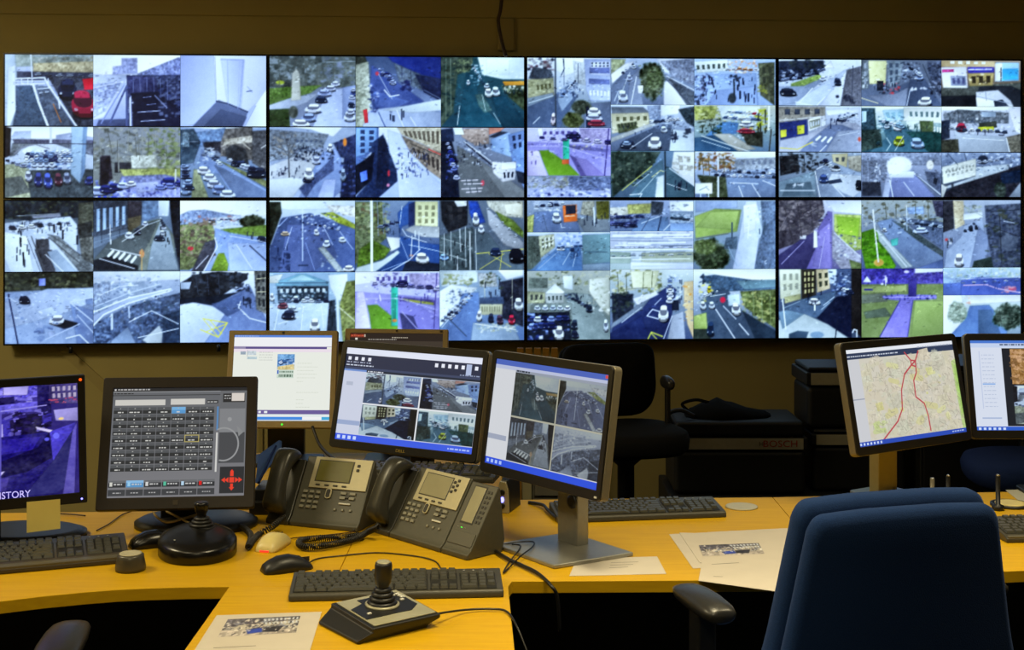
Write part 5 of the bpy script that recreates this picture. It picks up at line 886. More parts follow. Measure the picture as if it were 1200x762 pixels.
# --- monitor at the right edge
p = canvas(400, 250, 'd4dcec', 7); rect(p, '4878d0', 0, 0, 400, 8); rect(p, 'c0d0ec', 0, 8, 400, 20); words(p, '384868', 80, 260, 10, 4, rnd); rect(p, 'b8c4e0', 22, 30, 24, 190); rect(p, '8cb0e4', 26, 120, 60, 124); rect(p, 'a8b8d8', 18, 214, 70, 218)
for i in range(14): words(p, 'b4c0d8', 28, 62, 40+i*11, 2, rnd, .5)
rect(p, '1c2028', 84, 22, 400, 238); rect(p, 'a07848', 106, 24, 160, 122, 10); rect(p, '8c8c90', 160, 24, 260, 122, 8); p.draw('k b8906c,7c5c38,c8a078 40 12 108 26 160 120; k c06060,d8d8e0,585c68 30 10 165 40 256 90')
paste(p, feed_image('A4'), 106, 126, 262, 232, .9, .8); rect(p, '2c5cc8', 0, 239, 400, 250)
for i in range(6): rect(p, 'd0e0ff', 6+i*13, 242, 13+i*13, 248)
m7, h7, *_ = monitor('computer_monitor', 'black monitor with a pale file list, cut by the picture edge', (1.53, 3.90, 1.019), 0, -14, 0, .46, .30, .045, p.done(), (.017, .021, .024), (M['dell'], M['rim']), foot=Vector((1.53, 3.83, DESK)), col_mat=M['black'])
MB().prism(rounded(.2, .12, .02), 0, .010).build('foot', M['black'], m7, .003)

# --- monitor with the grid of buttons
p = canvas(400, 334, '74767a', 8); v = np.linspace(0, 1, p.H)[:, None, None]; p.im[:] = np.array([.40, .41, .43])*(1-v)+np.array([.50, .50, .52])*v
U = lambda u: u*400
V = lambda u: u*334
rect(p, '2a2a2c', 0, 0, 400, 11); words(p, 'b8b8b8', 14, 110, 3, 4, rnd); rect(p, 'd8d8d8', 4, 3, 9, 8); rect(p, '8c8e92', 0, 11, 322, 14); rect(p, '303234', 0, 22, 322, 24); words(p, '202020', 4, 60, 16, 3, rnd)
rect(p, 'd4d2cc', U(.02), V(.11), U(.39), V(.162)); rect(p, 'd4d2cc', U(.43), V(.105), U(.685), V(.158)); rect(p, '3a3c3e', U(.70), V(.12), U(.785), V(.15)); words(p, 'c0c0c0', U(.705), U(.78), V(.132), 3, rnd)
gu, gv, gw, gh = U(.012), V(.18), U(.107), V(.0655)
for r in range(9):
    for c in range(7):
        x, y = gu+c*gw, gv+r*gh; k = '5a9cd4' if (r, c) == (0, 4) else '303234'
        rect(p, '55585c' if k[0] == '3' else '78b4e4', x, y, x+gw-2, y+gh*.45); rect(p, k, x, y+gh*.42, x+gw-2, y+gh-2); rect(p, 'b8b8b4', x+gw*.42, y+2.5, x+gw*.5, y+5)
        w = rnd.uniform(.2, .85) if rnd.random() > .2 else .2
        words(p, 'd8d8d4', x+gw*(.5-w/2), x+gw*(.5+w/2)-2, y+gh*.62, 3.2, rnd)
        if (r, c) == (4, 5): p.draw('l c8b868 1.6 %g %g %g %g %g %g %g %g %g %g' % (x, y, x+gw-2, y, x+gw-2, y+gh-2, x, y+gh-2, x, y))
rect(p, 'd8d8d4', U(.778), V(.42), U(.79), V(.78)); rect(p, '5a8cc0', U(.778), V(.18), U(.79), V(.40))
w_ = p.win(U(.80), V(.035), U(.99), V(.70)); p.put(w_, np.ones((w_[3].shape[0], w_[2].shape[1])), (.47, .48, .50)); rect(p, '84868a', U(.80), V(.20), U(.99), V(.42)); rect(p, '4a4c50', U(.80), V(.42), U(.99), V(.70)); rect(p, '6a6c70', U(.80), V(.035), U(.99), V(.2))
rect(p, '2c2c2e', U(.82), V(.06), U(.985), V(.14)); rect(p, 'e0d8d0', U(.885), V(.055), U(.98), V(.13)); words(p, 'c8c8c8', U(.83), U(.88), V(.075), 3, rnd); words(p, 'c8c8c8', U(.83), U(.88), V(.10), 3, rnd)
p.draw('l 9a9c9e 4 '+' '.join('%g %g' % (U(.835)+44*math.cos(a), V(.53)+50*math.sin(a)) for a in np.linspace(-2.0, 1.8, 28))); p.draw('e 9c9ea0 0 %g %g 7 7; p 8c8e90 0 %g %g %g %g %g %g' % (U(.875), V(.30), U(.93), V(.36), U(.98), V(.42), U(.945), V(.46)))
for i in range(6):
    x = i*52+2; rect(p, '5c98cc' if i == 1 else '34363a', x, V(.845), x+50, V(.905)); rect(p, '6a6c70' if i != 1 else '8cc0ec', x, V(.845), x+50, V(.865)); words(p, 'd0d0d0', x+16, x+44, V(.873), 4, rnd)
    rect(p, ['d8d8d0', '9cd0f0', 'd8d8d8', '58c0a0', 'b8d8f0', 'd82020'][i], x+4, V(.86), x+12, V(.895)); rect(p, '404246', x, V(.925), x+50, V(.98)); words(p, 'b8b8b8', x+14, x+38, V(.95), 3, rnd)
rect(p, '2c2e32', U(.815), V(.735), U(.995), V(.975)); cx, cy = U(.905), V(.855)
p.draw('p f0402c 0 %g %g %g %g %g %g %g %g' % (cx-7, cy-8, cx+7, cy-8, cx+7, cy+8, cx-7, cy+8))
p.draw('p f0402c 0 '+' '.join('%g' % q for q in (cx-5, cy-11, cx-5, cy-26, cx, cy-32, cx+5, cy-26, cx+5, cy-11))); p.draw('p f0402c 0 '+' '.join('%g' % q for q in (cx-4, cy+11, cx-4, cy+22, cx-8, cy+22, cx, cy+32, cx+8, cy+22, cx+4, cy+22, cx+4, cy+11)))
for s in (-1, 1):
    for o_ in (10, 20): p.draw('p f0402c 0 '+' '.join('%g' % q for q in (cx+s*o_, cy-8, cx+s*(o_+11), cy, cx+s*o_, cy+8)))
m1, h1, *_ = monitor('touch_monitor', 'dark framed touch monitor showing a grid of grey buttons', (-.828, 3.389, .953), 7.5, -20, .5, .38, .328, .05, p.done()*.95, (.026, .028, .03), (M['bezel'], M['bezel']), round_r=.006, foot=Vector((-.80, 3.47, DESK)), col_w=.10, col_mat=M['black'], col_back=.0)
ov = [(.155*math.cos(a), .115*math.sin(a)-.01) for a in np.linspace(0, 2*math.pi, 40, endpoint=False)]
MB().loft([[(x, y, 0) for x, y in ov], [(x, y, .012) for x, y in ov], [(x*.9, y*.9, .02) for x, y in ov], [(x*.5, y*.5+.02, .026) for x, y in ov]], True, True).build('foot', M['black'], m1)
MB().box(-.006, .006, -.0072, -.006, -.1535, -.142).build('logo', M['stand'], h1)

# --- monitor with the night picture, cut by the left edge of the photograph
p = Picture((-330, 78, 340, 598), 1.6, 11)
p.draw('''g 282070 181458; p 4840c0 8 -330 78 240 78 240 200 -330 210; k 8078f0,c0b8ff,302890,6058d8,1c1660 110 30 -330 80 230 190; p 100c40 6 20 130 120 125 125 185 20 190; p 5850d8 6 -330 190 240 150 220 185 -330 240
p a8a0f8 4 85 80 170 80 165 120 85 115; p 181450 6 200 80 240 80 250 250 200 250; p 383070 6 240 80 340 80 340 175 240 170; q a89cc0 5 2 245 85 338 85 338 150 248 150; k c04060 12 10 240 145 338 170; p 9088d8 4 255 200 338 195 338 258 262 250; e f0d080 0 280 243 10 7
p 2c24a0 5 -330 240 250 215 240 320 -330 335; p 100c34 6 105 235 215 215 215 300 110 315; k 080620,181050,6058c8 40 24 100 200 240 300; p a098f0 3 -120 258 80 250 82 330 -120 322
p 181468 6 -330 335 250 300 250 598 -330 598; p 241c90 5 -330 330 210 320 180 380 -330 440; p 0c0a38 6 60 430 200 370 240 300 250 420 160 480 60 500; p 3830b8 5 240 300 330 265 310 400 250 440; e 6060ff 3 262 322 12 16; e 5050f0 3 230 335 9 9; p c8c0ff 2 192 272 250 295 240 304 196 285; p 202060 4 250 440 320 300 300 560 260 590 150 590
p c02048 4 -40 425 52 405 56 455 -40 470; p b8b0ff 4 -60 480 85 470 70 492 -60 505; p 302880 5 -330 500 100 500 80 598 -330 598; p 5048b0 4 320 300 336 262 322 598 282 598; p 201868 3 334 262 340 262 340 598 322 598; l 5048b8 6 75 190 68 560; l 9088e8 4 75 190 230 175''')
m0, h0, *_ = monitor('computer_monitor', 'black monitor with a violet night picture and the word HISTORY', (-1.233, 3.166, .985), 21, -5, -.8, .47, .302, .05, p.done()**.85, (.018, .019, .026), (M['black'], M['black']), round_r=.004, foot=Vector((-1.20, 3.37, DESK)), col_w=.09, col_mat=M['black'])
ov = [(.155*math.cos(a), .10*math.sin(a)-.02) for a in np.linspace(0, 2*math.pi, 40, endpoint=False)]
MB().loft([[(x, y, 0) for x, y in ov], [(x, y, .012) for x, y in ov], [(x*.85, y*.85, .018) for x, y in ov]], True, True).build('foot', M['black'], m0)
text_part('caption', 'HISTORY', .0225, M['letters'], h0, (.108, -.0032, -.118), align='RIGHT', squeeze=.92)
MB().lathe([(.0035, 0), (.0035, .002)], 12, Matrix.Translation((.224, -.006, .1395)) @ Matrix.Rotation(math.pi/2, 4, 'X')).build('orange_sticker', M['orange'], h0)  # sticker colour is lifted by a glow of its own
MB().lathe([(.0022, 0), (.0022, .002)], 12, Matrix.Translation((.222, -.006, -.140)) @ Matrix.Rotation(math.pi/2, 4, 'X')).build('power_light', M['blueled'], h0)
lg = MB().lathe([(.0055, 0), (.0055, .0012)], 20, Matrix.Translation((-.005, -.006, -.1375)) @ Matrix.Rotation(math.pi/2, 4, 'X'))
for i in range(3): lg.box(.006+i*.006, .010+i*.006, -.0072, -.006, -.140, -.1355)
lg.build('logo', M['goldprint'], h0)
# sticky note on its lower bezel
nt_ = thing('sticky_note', 'yellow sticky note hanging from the bezel of the night picture monitor', 'note', (0, 0, 0))
HM = Matrix.Translation(m0.location) @ h0.matrix_local; pt = [HM @ Vector(q_) for q_ in ((.099, -.0085, -.136), (.173, -.0085, -.136), (.172, -.012, -.204), (.098, -.012, -.206))]
yv = Vector((0, .0008, 0)); MB().add([tuple(q) for q in pt]+[tuple(q+yv) for q in pt], [(0, 1, 2, 3), (7, 6, 5, 4), (0, 4, 5, 1), (1, 5, 6, 2), (2, 6, 7, 3), (3, 7, 4, 0)]).build('note_sheet', M['note'], nt_)

# --- beige monitors on the rear table
p = canvas(400, 330, 'e6eae2', 12); rect(p, '5884d8', 0, 0, 400, 9); words(p, 'a8c0f0', 4, 100, 3, 3, rnd); rect(p, 'eceef2', 0, 9, 400, 44); rect(p, 'a8a0c0', 0, 44, 400, 46); rect(p, '584c88', 48, 46, 380, 54); rect(p, '8c84a8', 0, 46, 48, 54); rect(p, 'e8dce8', 0, 54, 400, 66)
rect(p, '98a8b8', 28, 64, 50, 76, 8); rect(p, 'c8d4dc', 55, 62, 92, 78, 5); rect(p, '606878', 56, 58, 57, 94); rect(p, 'b8ccd4', 56, 84, 96, 94, 4)
for i in range(4): words(p, 'b0b4b0', 105, 160, 66+i*10, 2, rnd, .6)
rect(p, '70a4d8', 180, 74, 250, 132, 8); p.draw('p 4878b8 6 182 98 248 90 248 112 182 116; p d8c890 6 182 122 248 112 250 134 182 134; k 203860,e8f0ff,90b0d8 22 10 184 92 248 116'); rect(p, 'c8d8cc', 180, 134, 248, 166); rect(p, '3860c0', 181, 136, 187, 150)
words(p, '708878', 190, 246, 139, 6, rnd); words(p, '607868', 188, 244, 152, 10, rnd)
for i in range(16):
    if rnd.random() > .25: words(p, 'ccd2c4', 262, 262+rnd.uniform(20, 100), 80+i*14, 2, rnd, .5)
rect(p, '6a5c98', 0, 288, 400, 304); rect(p, 'e8ecf0', 112, 292, 122, 300); rect(p, 'e8ecf0', 135, 292, 148, 300); rect(p, 'e0e8e8', 0, 304, 400, 314); rect(p, '4088e0', 0, 314, 290, 325); rect(p, 'eef0f0', 290, 314, 368, 325); rect(p, '40a8d8', 368, 314, 400, 325); rect(p, 'c8d4dc', 0, 325, 400, 330)
mw, hw_, *_ = monitor('beige_monitor', 'beige monitor showing a bright white web page', (-.715, 4.238, .991), .6, -14, .3, .34, .302, .06, p.done(), (.018, .015, .022), (M['beige'], M['beige']), round_r=.004, foot=Vector((-.70, 4.24, DESK)), col_w=.115, col_mat=M['black'])
MB().prism(rounded(.22, .15, .02), 0, .014).build('foot', M['black'], mw, .004)
MB().lathe([(.0028, 0), (.0028, .002)], 12, Matrix.Translation((.008, -.006, -.140)) @ Matrix.Rotation(math.pi/2, 4, 'X')).build('power_light', M['green'], hw_)
MB().lathe([(.004, 0), (.004, .0015)], 12, Matrix.Translation((0, -.006, .1435)) @ Matrix.Rotation(math.pi/2, 4, 'X')).build('badge', M['stand'], hw_)
p = canvas(400, 330, '2c2420', 13); rect(p, '783020', 0, 4, 66, 18, 8); words(p, 'c85840', 4, 60, 9, 4, rnd); rect(p, 'b8b0a0', 60, 6, 66, 16); words(p, 'a8a090', 180, 250, 16, 4, rnd); rect(p, 'e0dcd0', 22, 20, 32, 28); words(p, '98948c', 78, 200, 24, 4, rnd); rect(p, '403830', 0, 32, 400, 330)
mb, hb, *_ = monitor('beige_monitor', 'beige monitor with a dark screen, half hidden behind a black monitor', (-.364, 4.27, .998), 0, -12, .6, .325, .29, .06, p.done(), (.017, .014, .022), (M['beige'], M['beige']), round_r=.004, foot=Vector((-.36, 4.27, DESK)), col_w=.10, col_mat=M['black'])
MB().prism(rounded(.20, .14, .02), 0, .014).build('foot', M['black'], mb, .004)
MB().box(-.003, .003, -.0075, -.006, .136, .1415).build('badge', M['stand'], hb).location.x = 0
MB().box(.136, .144, -.0075, -.006, .135, .141).build('corner_mark', M['stand'], hb)

# ---------------------------------------------------------------- keyboards
def key_mesh(w, d, h=.0048):
    a, b = w/2, d/2; c, e = a*.78, b*.74
    return MB().loft([[(-a, -b, 0), (a, -b, 0), (a, b, 0), (-a, b, 0)], [(-c, -e+.0006, h), (c, -e+.0006, h), (c, e+.0006, h*1.1), (-c, e+.0006, h*1.1)]], True, False).mesh('key')
KEYS = {}
def add_keys(parent, x0, y0, ux, uy, rows, z0, slope, mat):
    for r, row in enumerate(rows):
        x = x0
        for w in row:
            if w > 0:
                k = (round(w, 2), ux, uy, mat.name)
                if k not in KEYS: KEYS[k] = key_mesh(w*ux-.0022, uy*.90); KEYS[k].materials.append(mat)
                y = y0-r*uy; o = link('key', KEYS[k], None, parent); o.location = (x+w*ux/2, y, z0+y*slope); o.rotation_euler = (math.atan(slope), 0, 0)
            x += abs(w)*ux
MAIN = [[1]*13+[2], [1.5]+[1]*12+[1.5], [1.75]+[1]*11+[2.25], [1.25]+[1]*11+[2.75], [1.25, 1.25, 1.25, 6.25, 1.25, 1.25, 1.25, 1.25]]
NAV = [[1, 1, 1], [1, 1, 1], [-1, -1, -1], [-1, 1, -1], [1, 1, 1]]
PAD = [[1, 1, 1, 1], [1, 1, 1, 1], [1, 1, 1, -1], [1, 1, 1, 1], [2, 1, -1]]
FN = [1, -1, 1, 1, 1, 1, -.5, 1, 1, 1, 1, -.5, 1, 1, 1, 1]
def keyboard(label, loc, rotz, depth=.127, body='keybody', lip=.0, width=.445, tray=True):
    """origin at the front left corner on the desk"""
    t = thing('keyboard', label, 'keyboard', loc, rotz, 'computer keyboards')
    sl = .045; d = depth; h0, h1 = .014, .014+d*sl*2.2
    prof = [(0, 0), (d, 0), (d, h1), (d*.97, h1+.001), (lip+.004, h0+.002+lip*.05), (0, h0-.003)]
    n = len(prof); MB().add([(0, y, z) for y, z in prof]+[(width, y, z) for y, z in prof], [tuple(range(n)), tuple(range(2*n-1, n-1, -1))]+[(i, n+i, n+(i+1) % n, (i+1) % n) for i in range(n)]).build('body', M[body], t, .003, 2)
    sl = (h1-h0)/(d-lip)
    zf = lambda y: h0+.0030+(y-lip)*sl
    ux = (width-.022)/22.9; uy = (d-lip-.022)/6.35
    top = d-.011-uy/2
    def rows_at(x, rows, y0):
        add_keys(t, x, y0, ux, uy, rows, zf(0), sl, M['keycap'])
    for x0_, n_ in ((.009, 15.0), (.009+15.4*ux, 3.0), (.009+18.8*ux, 4.0)):
        ya, yb = top-uy*5.9, top-uy*.8
        MB().add([(x0_-.001, ya, zf(ya)-.0006), (x0_+n_*ux+.001, ya, zf(ya)-.0006), (x0_+n_*ux+.001, yb, zf(yb)-.0006), (x0_-.001, yb, zf(yb)-.0006)]+[(x0_-.001, ya, zf(ya)), (x0_+n_*ux+.001, ya, zf(ya)), (x0_+n_*ux+.001, yb, zf(yb)), (x0_-.001, yb, zf(yb))],
                 [(3, 2, 1, 0), (4, 5, 6, 7), (0, 1, 5, 4), (1, 2, 6, 5), (2, 3, 7, 6), (3, 0, 4, 7)]).build('key_well', M['keywell'], t)
    rows_at(.009, [FN], top)
    rows_at(.009, MAIN, top-uy*1.35); rows_at(.009+15.4*ux, [[1, 1, 1]], top); rows_at(.009+15.4*ux, NAV, top-uy*1.35); rows_at(.009+18.8*ux, PAD, top-uy*1.35)
    if lip: MB().box(.004, width-.004, .001, lip, h0-.006, h0+.0025+lip*.02).build('wrist_lip', M['keylip'], t, .003)
    for i in range(3): MB().box(0, .004, 0, .002, 0, .0006).build('status_light', M['white'], t).location = (.009+(19.2+i*1.1)*ux, top, zf(top)+.0004)
    return t
def yawed(p, q): return math.atan2(q.y-p.y, q.x-p.x)
kf, kr = desk(338, 706), desk(591, 700.5)
keyboard('black keyboard lying in front of the two phones', kf, yawed(kf, kr))
a = math.radians(20); kr = desk(152, 660); c_ = Vector((math.cos(a), math.sin(a), 0))
keyboard('dark keyboard under the night picture monitor beside the dial', kr-c_*.455, a, .165, 'keybody2', .026, .455)
kf, kr = desk(684, 613), desk(851.5, 606.7); a = yawed(kf, kr); c_ = Vector((math.cos(a), math.sin(a), 0))
keyboard('black keyboard behind the silver monitor stand', kr-c_*.445, a, .127)
keyboard('dark keyboard at the right edge beside the blue chair', desk(1180, 637), math.radians(4), .15, 'keybody', .012)

# ---------------------------------------------------------------- phones
FS = .80
def phone(label, loc, rotz, module=False):
    """origin front left corner of the foot; x to the right, y away; face rises towards the back"""
    t = thing('desk_phone', label, 'phone', loc, rotz, 'desk phones')
    th = math.radians(57); L = .205; W = .262; hs = .072
    c, s = math.cos(th), math.sin(th); F0 = Vector((0, .012, .022))
    FM = Matrix.Translation(F0) @ Matrix.Rotation(th, 4, 'X')            # face plane: x right, y up the face, z out
    def wedge(x0, x1, l=L*FS, drop=.0, name='body', mat=M['phone'], bev=.004, lift=0):
        yT, zT = F0.y+l*c-drop*s, F0.z+l*s-0
        pr = [(0, 0), (F0.y+l*c+.012, 0), (F0.y+l*c+.02, .03), (F0.y+l*c+.006, F0.z+l*s-.004+lift), (F0.y+l*c, F0.z+l*s+lift), (F0.y, F0.z+lift), (0, .012)]
        n = len(pr); return MB().add([(x0, y, z) for y, z in pr]+[(x1, y, z) for y, z in pr], [tuple(range(n-1, -1, -1)), tuple(range(n, 2*n))]+[(i, (i+1) % n, n+(i+1) % n, n+i) for i in range(n)]).build(name, mat, t, bev, 2)
    FM = FM @ Matrix.Diagonal((1, FS, 1, 1))
    b = wedge(hs-.004, W); wedge(0, hs-.006, L*FS*.93, name='cradle', mat=M['handset'])
    def on(face, name, x0, x1, y0, y1, z0, z1, mat, bev=.0008, label=None):
        o = MB().box(x0, x1, y0, y1, z0, z1).build(name, mat, face, bev, 1, label); o.matrix_local = FM; return o
    fx0, fx1 = hs+.022, W-.004
    on(t, 'faceplate', fx0, fx1, .098, L-.002, 0, .004, M['faceplate'], .002, 'silver plate around the display')
    on(t, 'display', fx0+.016, fx0+.112, .122, .190, .004, .0055, M['lcd2'] if module else M['lcd'])
    on(t, 'display_frame', fx0+.013, fx0+.115, .119, .193, .003, .0046, M['darkbutton'])
    for i in range(4): on(t, 'soft_button', fx0+.020+i*.025, fx0+.033+i*.025, .106, .111, .004, .0062, M['darkbutton'])
    sb = ((.128, .165), (.128, .180)) if not module else ((.122, .150), (.122, .165), (.122, .180), (.134, .157), (.134, .172), (.134, .187))
    for (x, y) in sb: on(t, 'line_button', fx0+x-.004, fx0+x+.004, y-.004, y+.004, .003, .0065, M['darkbutton'])
    o = MB().prism(rounded(.017, .034, .008), 0, .004).build('rocker_ring', M['faceplate'], t, .001); o.matrix_local = FM @ Matrix.Translation((fx0+.062, .083, .0005))
    o = MB().prism(rounded(.011, .027, .005), 0, .005).build('rocker', M['darkbutton'], t, .001); o.matrix_local = FM @ Matrix.Translation((fx0+.062, .083, .001))
    for r in range(4):
        for k in range(3): on(t, 'keypad_button', fx0-.010+k*.0185, fx0+.002+k*.0185, .080-r*.0165, .089-r*.0165, 0, .0045, M['button'])
    for (x, y) in ((.096, .083), (.122, .083), (.096, .068), (.122, .068)): on(t, 'feature_button', fx0+x, fx0+x+.016, y, y+.009, 0, .004, M['button'])
    o = MB().prism(rounded(.012, .012, .005), 0, .004).build('feature_button', M['darkbutton'], t, .001); o.matrix_local = FM @ Matrix.Translation((fx0+.117, .0775, 0))
    on(t, 'volume_bar', fx0+.098, fx0+.130, .051, .056, 0, .004, M['white'])
    for i in range(3): on(t, 'mode_button', fx0+.088+i*.022, fx0+.094+i*.022, .030, .037, 0, .004, M['button'])
    # handset: two cups joined by a bridge, lying in the cradle
    prof = [(.000, .020, .030, .026), (.020, .030, .031, .030), (.045, .040, .027, .022), (.085, .050, .025, .017), (.13, .054, .025, .017), (.165, .047, .027, .022), (.192, .036, .031, .030), (.212, .022, .030, .024)]
    rings = []
    for y, zc, rx, rz in prof: rings.append([(rx*math.copysign(abs(math.cos(q))**.7, math.cos(q)), y-.004, zc+rz*math.copysign(abs(math.sin(q))**.7, math.sin(q))) for q in np.linspace(0, 2*math.pi, 20, endpoint=False)])
    h = MB().loft(rings, True, True).build('handset', M['handset'], t, smooth=True); h.matrix_local = FM @ Matrix.Translation((hs/2-.006, 0, 0))
    sub = h.modifiers.new('smooth', 'SUBSURF'); sub.levels = sub.render_levels = 1
    if module:
        wedge(W+.003, W+.096, L*FS*.97, name='side_module')
        on(t, 'module_display', W+.024, W+.062, .075, .185, 0, .002, M['lcd2']); on(t, 'module_display_frame', W+.021, W+.065, .071, .189, 0, .0012, M['darkbutton'])
        on(t, 'module_flap', W+.008, W+.092, .006, .046, 0, .002, M['phone'])
        for r in range(7):
            for k in range(2): on(t, 'module_button', W+.070+k*.010, W+.0765+k*.010, .078+r*.0155, .086+r*.0155, 0, .0016, M['darkbutton'])
        for i in range(3): on(t, 'module_mark', W+.020+i*.012, W+.026+i*.012, .056, .058, 0, .0012, M['green'] if i == 1 else M['button'])
    return t
def coil(path, r, turns, wire, n=9):
    P = spline(path, 24); L = [0]
    for i in range(1, len(P)): L.append(L[-1]+(P[i]-P[i-1]).length)
    out = []; N = turns*n
    for k in range(N+1):
        d = L[-1]*k/N; i = max(1, min(len(P)-1, int(np.searchsorted(L, d)))); f = (d-L[i-1])/max(1e-9, L[i]-L[i-1]); p_ = P[i-1].lerp(P[i], f); tt = (P[i]-P[i-1]).normalized()
        s_ = tt.cross(Vector((0, 0, 1))).normalized(); u_ = s_.cross(tt); a_ = 2*math.pi*k/n; out.append(p_+s_*r*math.cos(a_)+u_*r*math.sin(a_))
    return MB().tube(out, wire, 5)
a1 = math.radians(-21); p1 = desk(311, 613.5)
ph1 = phone('charcoal desk phone with an olive display, beside the touch monitor', p1, a1)
a2 = math.radians(-47); p2 = desk(436, 624)
ph2 = phone('charcoal desk phone with an added side module', p2, a2, True)
def to_local(t, pts): m = t.matrix_basis.inverted(); return [m @ Vector(q) for q in pts]
q = [desk(333, 606, .765), desk(318, 618, .755), desk(304, 626, .742), desk(296, 634, .742), desk(291, 641, .741), desk(294, 628, .74), desk(283, 618, .741), desk(262, 617, .740)]
coil(to_local(ph1, q), .0066, 60, .0018).build('curly_cord', M['cable'], ph1, smooth=True)
q = [desk(444, 618, .765), desk(430, 624, .745), desk(418, 631, .741), desk(395, 637, .741), desk(370, 641, .741), desk(353, 640, .741), desk(352, 634, .741), desk(370, 631, .741), desk(400, 630, .741), desk(424, 627, .741)]
coil(to_local(ph2, q), .0066, 92, .0018).build('curly_cord', M['cable'], ph2, smooth=True)

# ---------------------------------------------------------------- mice, dial, joysticks
def mouse(label, loc, rotz, mat, L=.112, W=.060, H=.034, light=None):
    t = thing('computer_mouse', label, 'mouse', loc, rotz, 'computer mice')
    rings = []
    for v, w, h in ((0, .62, .22), (.04, .80, .50), (.14, .92, .72), (.32, 1.0, .96), (.55, .97, 1.0), (.78, .93, .78), (.93, .80, .48), (1.0, .60, .22)):
        y = (v-.5)*L; rr_ = []
        for q in np.linspace(0, 2*math.pi, 24, endpoint=False):
            cx_, sz_ = math.cos(q), math.sin(q); rr_.append((W/2*w*math.copysign(abs(cx_)**.75, cx_), y, max(0, H*h*sz_**.8) if sz_ > 0 else 0))
        rings.append(rr_)
    MB().loft(rings, True, True).build('body', mat, t, smooth=True)
    MB().box(-.0006, .0006, .012, L*.47, H*.4, H*.72).build('button_split', M['darkbutton'], t)
    MB().lathe([(.0075, -.003), (.0075, .003)], 16, Matrix.Translation((0, L*.24, H*.62)) @ Matrix.Rotation(math.pi/2, 4, 'Y')).build('wheel', M['darkbutton'], t)
    if light: MB().box(-.012, .012, -L/2-.001, -L/2+.008, .001, .006).build('red_light', light, t, .002, label='red glow at the tail')
    return t
mouse('cream mouse with a red glowing tail', desk(321, 641), math.radians(-14), M['cream'], light=M['red'])
mouse('black mouse in front of the cream mouse', desk(336, 668), math.radians(-64), M['black'])
mouse('glossy black mouse behind the black dome joystick', desk(181, 639), math.radians(-62), M['gloss'], .115, .064, .036)
t = thing('jog_dial', 'grey round jog dial beside the dark keyboard', 'dial', desk(153, 668))
MB().lathe([(.033, 0), (.034, .008), (.030, .026), (.029, .034), (.026, .036)], 36).build('body', M['dial'], t)
MB().lathe([(.0245, .0355), (.0245, .038), (.021, .037), (.002, .0362)], 36).build('dial_top', M['knob'], t)

t = thing('joystick_controller', 'glossy black domed joystick in front of the touch monitor', 'joystick', desk(232, 651), math.radians(18), 'camera joysticks')
def oval(rx, ry, cy, z, tilt=0, n=40): return [(rx*math.cos(a_), ry*math.sin(a_)+cy, z+ry*math.sin(a_)*tilt) for a_ in np.linspace(0, 2*math.pi, n, endpoint=False)]
MB().loft([oval(.086, .100, .01, 0), oval(.090, .104, .01, .005), oval(.090, .103, .01, .034, .07), oval(.086, .099, .011, .041, .09), oval(.068, .078, .016, .049, .10), oval(.044, .05, .03, .056, .08), oval(.024, .026, .045, .060)], True, True).build('base', M['gloss'], t, smooth=True)
bo = MB()
for i in range(4): bo.lathe([(.033-.005*i, .052+.007*i), (.034-.005*i, .056+.007*i), (.029-.005*i, .059+.007*i)], 28, Matrix.Translation((.012, .042, 0)))
bo.build('rubber_boot', M['black'], t)
MB().lathe([(.011, .074), (.011, .086), (.015, .093), (.0165, .106), (.0165, .112), (.013, .1145)], 24, Matrix.Translation((.012, .042, 0))).build('stick', M['gloss'], t)
MB().lathe([(.002, 0), (.002, .002)], 10, Matrix.Translation((-.055, -.03, .046))).build('indicator', M['white'], t)
MB().box(.05, .056, .062, .085, .02, .05).build('side_port', M['stand'], t)

a = math.radians(37); jl = thing('joystick_controller', 'silver plated joystick standing on the desk extension', 'joystick', desk(445, 733), a, 'camera joysticks')
t = jl; w, d = .180, .160
low = [(-w/2-.004, -d/2+.006), (w/2-.022, -d/2+.012), (w/2-.022, d/2-.012), (-w/2-.004, d/2-.006)]; hi = [(-w/2+.026, -d/2), (w/2, -d/2), (w/2, d/2), (-w/2+.026, d/2)]
tz = lambda y: .031+y*.06
MB().loft([[(x, y, 0) for x, y in low], [(x*1.01, y*1.01, .006) for x, y in low], [(x, y, tz(y)-.008) for x, y in hi], [(x, y, tz(y)) for x, y in hi]], True, False).build('base', M['black'], t, .003)
sl_ = math.atan(.06); PM = Matrix.Translation((.013, 0, .031)) @ Matrix.Rotation(sl_, 4, 'X')
o = MB().prism(rounded(w-.040, d-.014, .003), .0, .0022).build('top_plate', M['plate'], t, .0006, 1, 'brushed silver top plate'); o.matrix_local = PM @ Matrix.Translation((.001, 0, 0))
o = MB().prism([(-.066, -.040), (.036, -.040), (.062, -.018), (.062, .058), (-.030, .058), (-.030, .038), (-.066, .020)], .0022, .0034).build('black_panel', M['black'], t); o.matrix_local = PM
o = MB().lathe([(.034, .003), (.034, .006), (.030, .008)], 36).build('boot_ring', M['plate'], t); o.matrix_local = PM @ Matrix.Translation((.0, .012, 0))
bo = MB()
for i in range(4): bo.lathe([(.029-.004*i, .005+.0085*i), (.030-.004*i, .009+.0085*i), (.0245-.004*i, .0135+.0085*i)], 28)
o = bo.build('rubber_boot', M['black'], t); o.matrix_local = PM @ Matrix.Translation((0, .012, 0))
o = MB().lathe([(.012, .033), (.0115, .040), (.0155, .048), (.0175, .060), (.0172, .082), (.016, .087), (.012, .089)], 28).build('stick', M['black'], t); o.matrix_local = PM @ Matrix.Translation((0, .012, 0))
